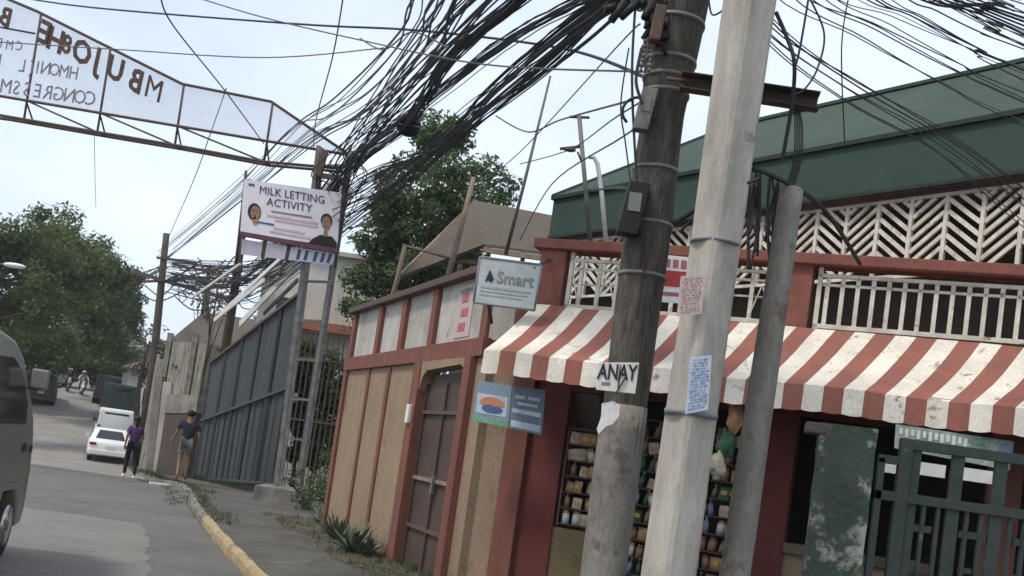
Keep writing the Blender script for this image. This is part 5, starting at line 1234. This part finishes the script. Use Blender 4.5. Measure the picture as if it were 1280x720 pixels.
# bundles from the wooden pole head down the street
fan([(850,-215,7.5),(676,-40,9),(648,0,9.5),(560,78,13),(508,158,17),(440,212,21.4),(330,330,32),(212,330,44)],20,7,.0095,'thick black cable in the steep middle bundle','cables of the steep middle bundle',ends=(1.8,1),wob=.005)
fan([(858,-190,7.5),(800,-30,7.6),(718,5,9),(620,62,12),(516,142,17),(436,205,21.5),(300,352,33),(215,345,44.5)],14,7,.0085,'black cable in the upper bundle from the wooden pole','cables of the upper bundle',ends=(1.2,1.2),wob=.005)
fan([(862,-170,7.5),(815,-25,7.5),(735,10,9),(613,113,13),(545,185,17),(436,236,21.6),(330,345,31),(215,350,44.6)],14,7,.0085,'black cable in the middle bundle from the wooden pole','cables of the middle bundle',ends=(1.2,1.4),wob=.005)
fan([(856,-150,7.5),(812,-5,7.5),(753,14,8.6),(670,90,11),(582,160,14),(500,228,18),(434,278,22),(300,372,33),(210,358,45)],14,7,.0085,'black cable in the lowest bundle from the wooden pole','cables of the lowest bundle',ends=(1.0,1.6),wob=.005)
fan([(835,-235,7.6),(560,-30,10),(520,50,12),(440,130,16),(380,165,20),(300,235,30),(205,320,45)],12,14,.011,'thin cable in loose fan left of the bundles','thin cables of the loose left fan','cableg',ends=(2.6,.8),sag=12)
fan([(848,-225,7.6),(640,-30,9.5),(560,40,12),(500,110,15),(420,190,20),(432,235,22),(340,330,31),(210,335,45)],14,18,.010,'thin slack cable between the bundles','slack thin cables between bundles','cable',ends=(2.2,.8),sag=20)
fan([(850,-200,7.5),(790,-30,7.8),(690,60,10),(590,140,14),(480,230,19),(420,265,22)],14,17,.009,'thin black cable threading along the bundles','thin cables threading the bundles','cable',ends=(1.2,1.2),sag=10)
fan([(845,-230,7.6),(610,-30,10),(530,60,13),(470,150,17),(430,220,21.8)],10,26,.010,'thin drooping cable at left of the steep bundle','drooping cables by the steep bundle','cableg',ends=(1.6,.5),sag=18)
fan([(425,225,22),(360,292,28),(290,350,35),(208,345,45)],8,12,.016,'dark cable behind the banner running to the far pole','cables behind the banner',ends=(1,1),sag=8)
fan([(208,338,45),(180,350,60),(150,372,80)],6,9,.03,'far cable beyond the distant wooden pole','far cables down the street',ends=(1,1))
# long single lines across the sky
for pts,r,l in (([(20,-4,20),(120,10,18),(370,30,15),(520,38,13),(700,60,11),(815,100,7.6)],.016,'long nearly level cable crossing the top of the sky'),
  ([(200,-10,14),(215,30,15),(280,112,18),(330,180,22)],.012,'thin cable dropping from the top edge to the arch'),
  ([(283,110,22),(262,170,24),(240,230,30),(207,305,45)],.012,'thin cable from arch top to the far pole'),
  ([(430,-10,12),(416,70,14),(395,150,18),(392,185,22)],.010,'thin upright cable meeting the arch right end'),
  ([(-10,52,15),(150,62,15),(330,72,14),(480,60,13)],.009,'faint level cable through upper sky'),
  ([(240,-5,14),(330,22,13),(450,50,12),(600,80,10),(806,90,7.5)],.009,'faint slanting cable reaching the wooden pole'),
  ([(118,170,40),(119,230,45),(120,260,50)],.012,'faint hanging line above left trees'),
  ([(620,145,14),(660,165,13),(700,150,12),(790,125,7.6)],.010,'sagging thin cable left of wooden pole'),
  ([(650,300,15),(690,230,12),(780,170,8),(806,150,7.5)],.008,'thin cable from shed to wooden pole'),
  ([(650,205,15),(712,187,13.5),(765,150,10),(800,128,7.5)],.008,'service wire passing the antenna mast'),
  ([(590,160,16),(655,115,13),(760,30,9),(790,10,7.6)],.010,'thin cable just under the lowest bundle'),
  ([(600,230,20),(650,190,14),(770,60,9),(800,30,7.5)],.007,'very thin cable far under the lowest bundle'),
  ([(450,48,13),(480,62,12.5),(515,40,12),(560,60,11)],.010,'short looping wire among left fan')):
    cab(pts,r,l,None,'cableg' if r<.011 else 'cable')
# right-hand fan over the green roof
for i in range(27):
    sx=955+i*11.5+rn.uniform(-9,9); k_=rn.uniform(.40,.60); ey=-25+(1300-sx)*k_+rn.uniform(-12,12); g_=rn.uniform(2,9)
    cab([(885+i,-215-i*1.5,7.3),(sx,-25,6.9),(sx*.66+1300*.34,-25+(ey+25)*.34+g_,7.2),(sx*.33+1300*.67,-25+(ey+25)*.67+g_,7.6),(1300,ey,8),(1900,ey+600*k_*.8,9.5)],rn.uniform(.0028,.0055),'thin black cable running right above the green roof','cables fanning right over the roof','cable' if i%3 else 'cableg')
for i in range(6): cab([(900+i*3,-230,7.3),(1120+i*13,-22,6.9),(1215+i*8,14-i*2,7.3),(1300,52-i*6,7.6),(1900,330-i*30,9)],rn.uniform(.005,.009),'thick cable crossing the top right corner','cables in the top right corner')
fan([(900,-60,7.2),(960,35,6.9),(1060,110,7.3),(1180,180,8),(1290,262,9),(1400,345,9.6)],7,22,.005,'very thin wire slanting down in front of green roof','wires slanting across the green roof','cable',ends=(.6,1.5))
# vertical drops and loops at the concrete pole
for pts,r,l in (([(970,15,6.6),(985,50,6.6),(993,80,6.6),(990,130,6.7),(978,200,6.8)],.014,'thick black cable hanging right of the concrete pole'),
   ([(1012,-10,6.7),(1000,60,6.7),(992,90,6.7)],.008,'thin cable dropping to the splice right of the pole'),
   ([(1008,-10,6.7),(1030,40,6.7),(1022,85,6.7),(1005,112,6.7),(990,118,6.7)],.007,'looping cable right of the concrete pole'),
   ([(1062,-10,7.0),(1052,60,7.0),(1056,180,7.2)],.005,'upright thin wire above crossarm end'),
   ([(885,-10,7.0),(890,18,7.0),(905,12,6.9)],.007,'short looped wire between the two tall poles'),
   ([(795,-5,7.3),(790,100,7.3),(797,240,7.3),(805,330,7.3),(795,400,7.3)],.010,'black cable down left side of wooden pole'),
   ([(786,60,7.3),(776,130,7.3),(782,180,7.3),(790,240,7.3)],.006,'thin wire down left side of wooden pole'),
   ([(802,60,7.2),(795,100,7.2),(803,130,7.2)],.012,'short dark lead above the pale service box'),
   ([(740,238,12),(768,235,9),(790,236,7.4)],.012,'dark cable entering the black meter box'),
   ([(850,275,7.4),(880,255,7.2),(930,214,6.8),(975,224,6.8),(1030,262,7.2),(1075,330,8)],.016,'black cable arching over the short pole top'),
   ([(850,290,7.3),(880,262,7.1),(920,236,6.6),(950,222,6.5)],.010,'thin cable wrapped across the concrete pole face')):
    cab(pts,r,l,None)
for i in range(16):
    x=rn.uniform(936,985); y0=rn.uniform(212,236); y1=rn.uniform(270,345)
    cab([(x,y0,7.15),(x-rn.uniform(-4,10),(y0+y1)/2,7.2),(x-rn.uniform(0,14),y1,7.15)],rn.uniform(.006,.013),'black cable end hanging in hank behind short pole','hanging hank behind the short pole')
for i in range(6):
    x=925+i*2; cab([(x,190,7.1),(x+5,130,7.1),(x+60,118+i*3,7.1),(x+68,190,7.1),(x+55,240,7.2)],.004,'fine slack wire hanging from the crossarm','fine wires hanging from the crossarm')
# cable coils on the strand
def coil(label,px,py,Y,r,seed,m,k=10,tl=.5):
    rr=random.Random(seed); c=P(px,py,Y); mb=MB()
    for i in range(k):
        a=rr.uniform(-tl,tl); R_=r*rr.uniform(.25,1); mb.tube([c+V(math.cos(t*.449)*R_,math.sin(a)*math.sin(t*.449)*R_+rr.uniform(-.01,.01),math.cos(a)*math.sin(t*.449)*R_*.85) for t in range(15)],.03,6)
    single(mb,'cable_coil',m,label,'cable coil')
coil('black coil of spare cable hanging on the steep bundle',511,157,17,.19,1,M['cable'],26,1.2)
#coil('brown wire nest hung in front of the big tree top',551,162,17.5,.30,2,M['bark'],46,1.5)
#coil('loose ring of cable clipped to the level cable in upper sky',470,48,13,.14,3,M['cable'],5)
#coil('small ring of wire between the two tall poles',893,45,7.0,.05,4,M['cableg'],2)
# drape tangles around the far pole
for i in range(26):
    x=rn.uniform(175,300); y=rn.uniform(318,372); cab([(x,y,44),(x+rn.uniform(5,25),y+rn.uniform(4,20),43),(x+rn.uniform(25,60),y+rn.uniform(-14,14),42)],rn.uniform(.015,.035),'slack cable piece in the tangle near the far pole','tangle of cables near the far pole')

# ------------------------------------------------------------------ hazy air
mb=MB(); mb.box((-705,-70,-2),(705,905,60)); hz=mb.build('haze',bpy.data.materials.new('haze')); hz['kind']='stuff'; hz['label']='thin warm haze in the air'
hm_=hz.data.materials[0]; hm_.use_nodes=True; t_=hm_.node_tree; t_.nodes.clear(); oo=t_.nodes.new('ShaderNodeOutputMaterial'); pv=t_.nodes.new('ShaderNodeVolumePrincipled')
pv.inputs['Color'].default_value=(.95,.96,.98,1); pv.inputs['Density'].default_value=.0006; pv.inputs['Anisotropy'].default_value=.3; t_.links.new(pv.outputs[0],oo.inputs['Volume'])
for o in bpy.data.objects:
    if '_o' in o: del o['_o']
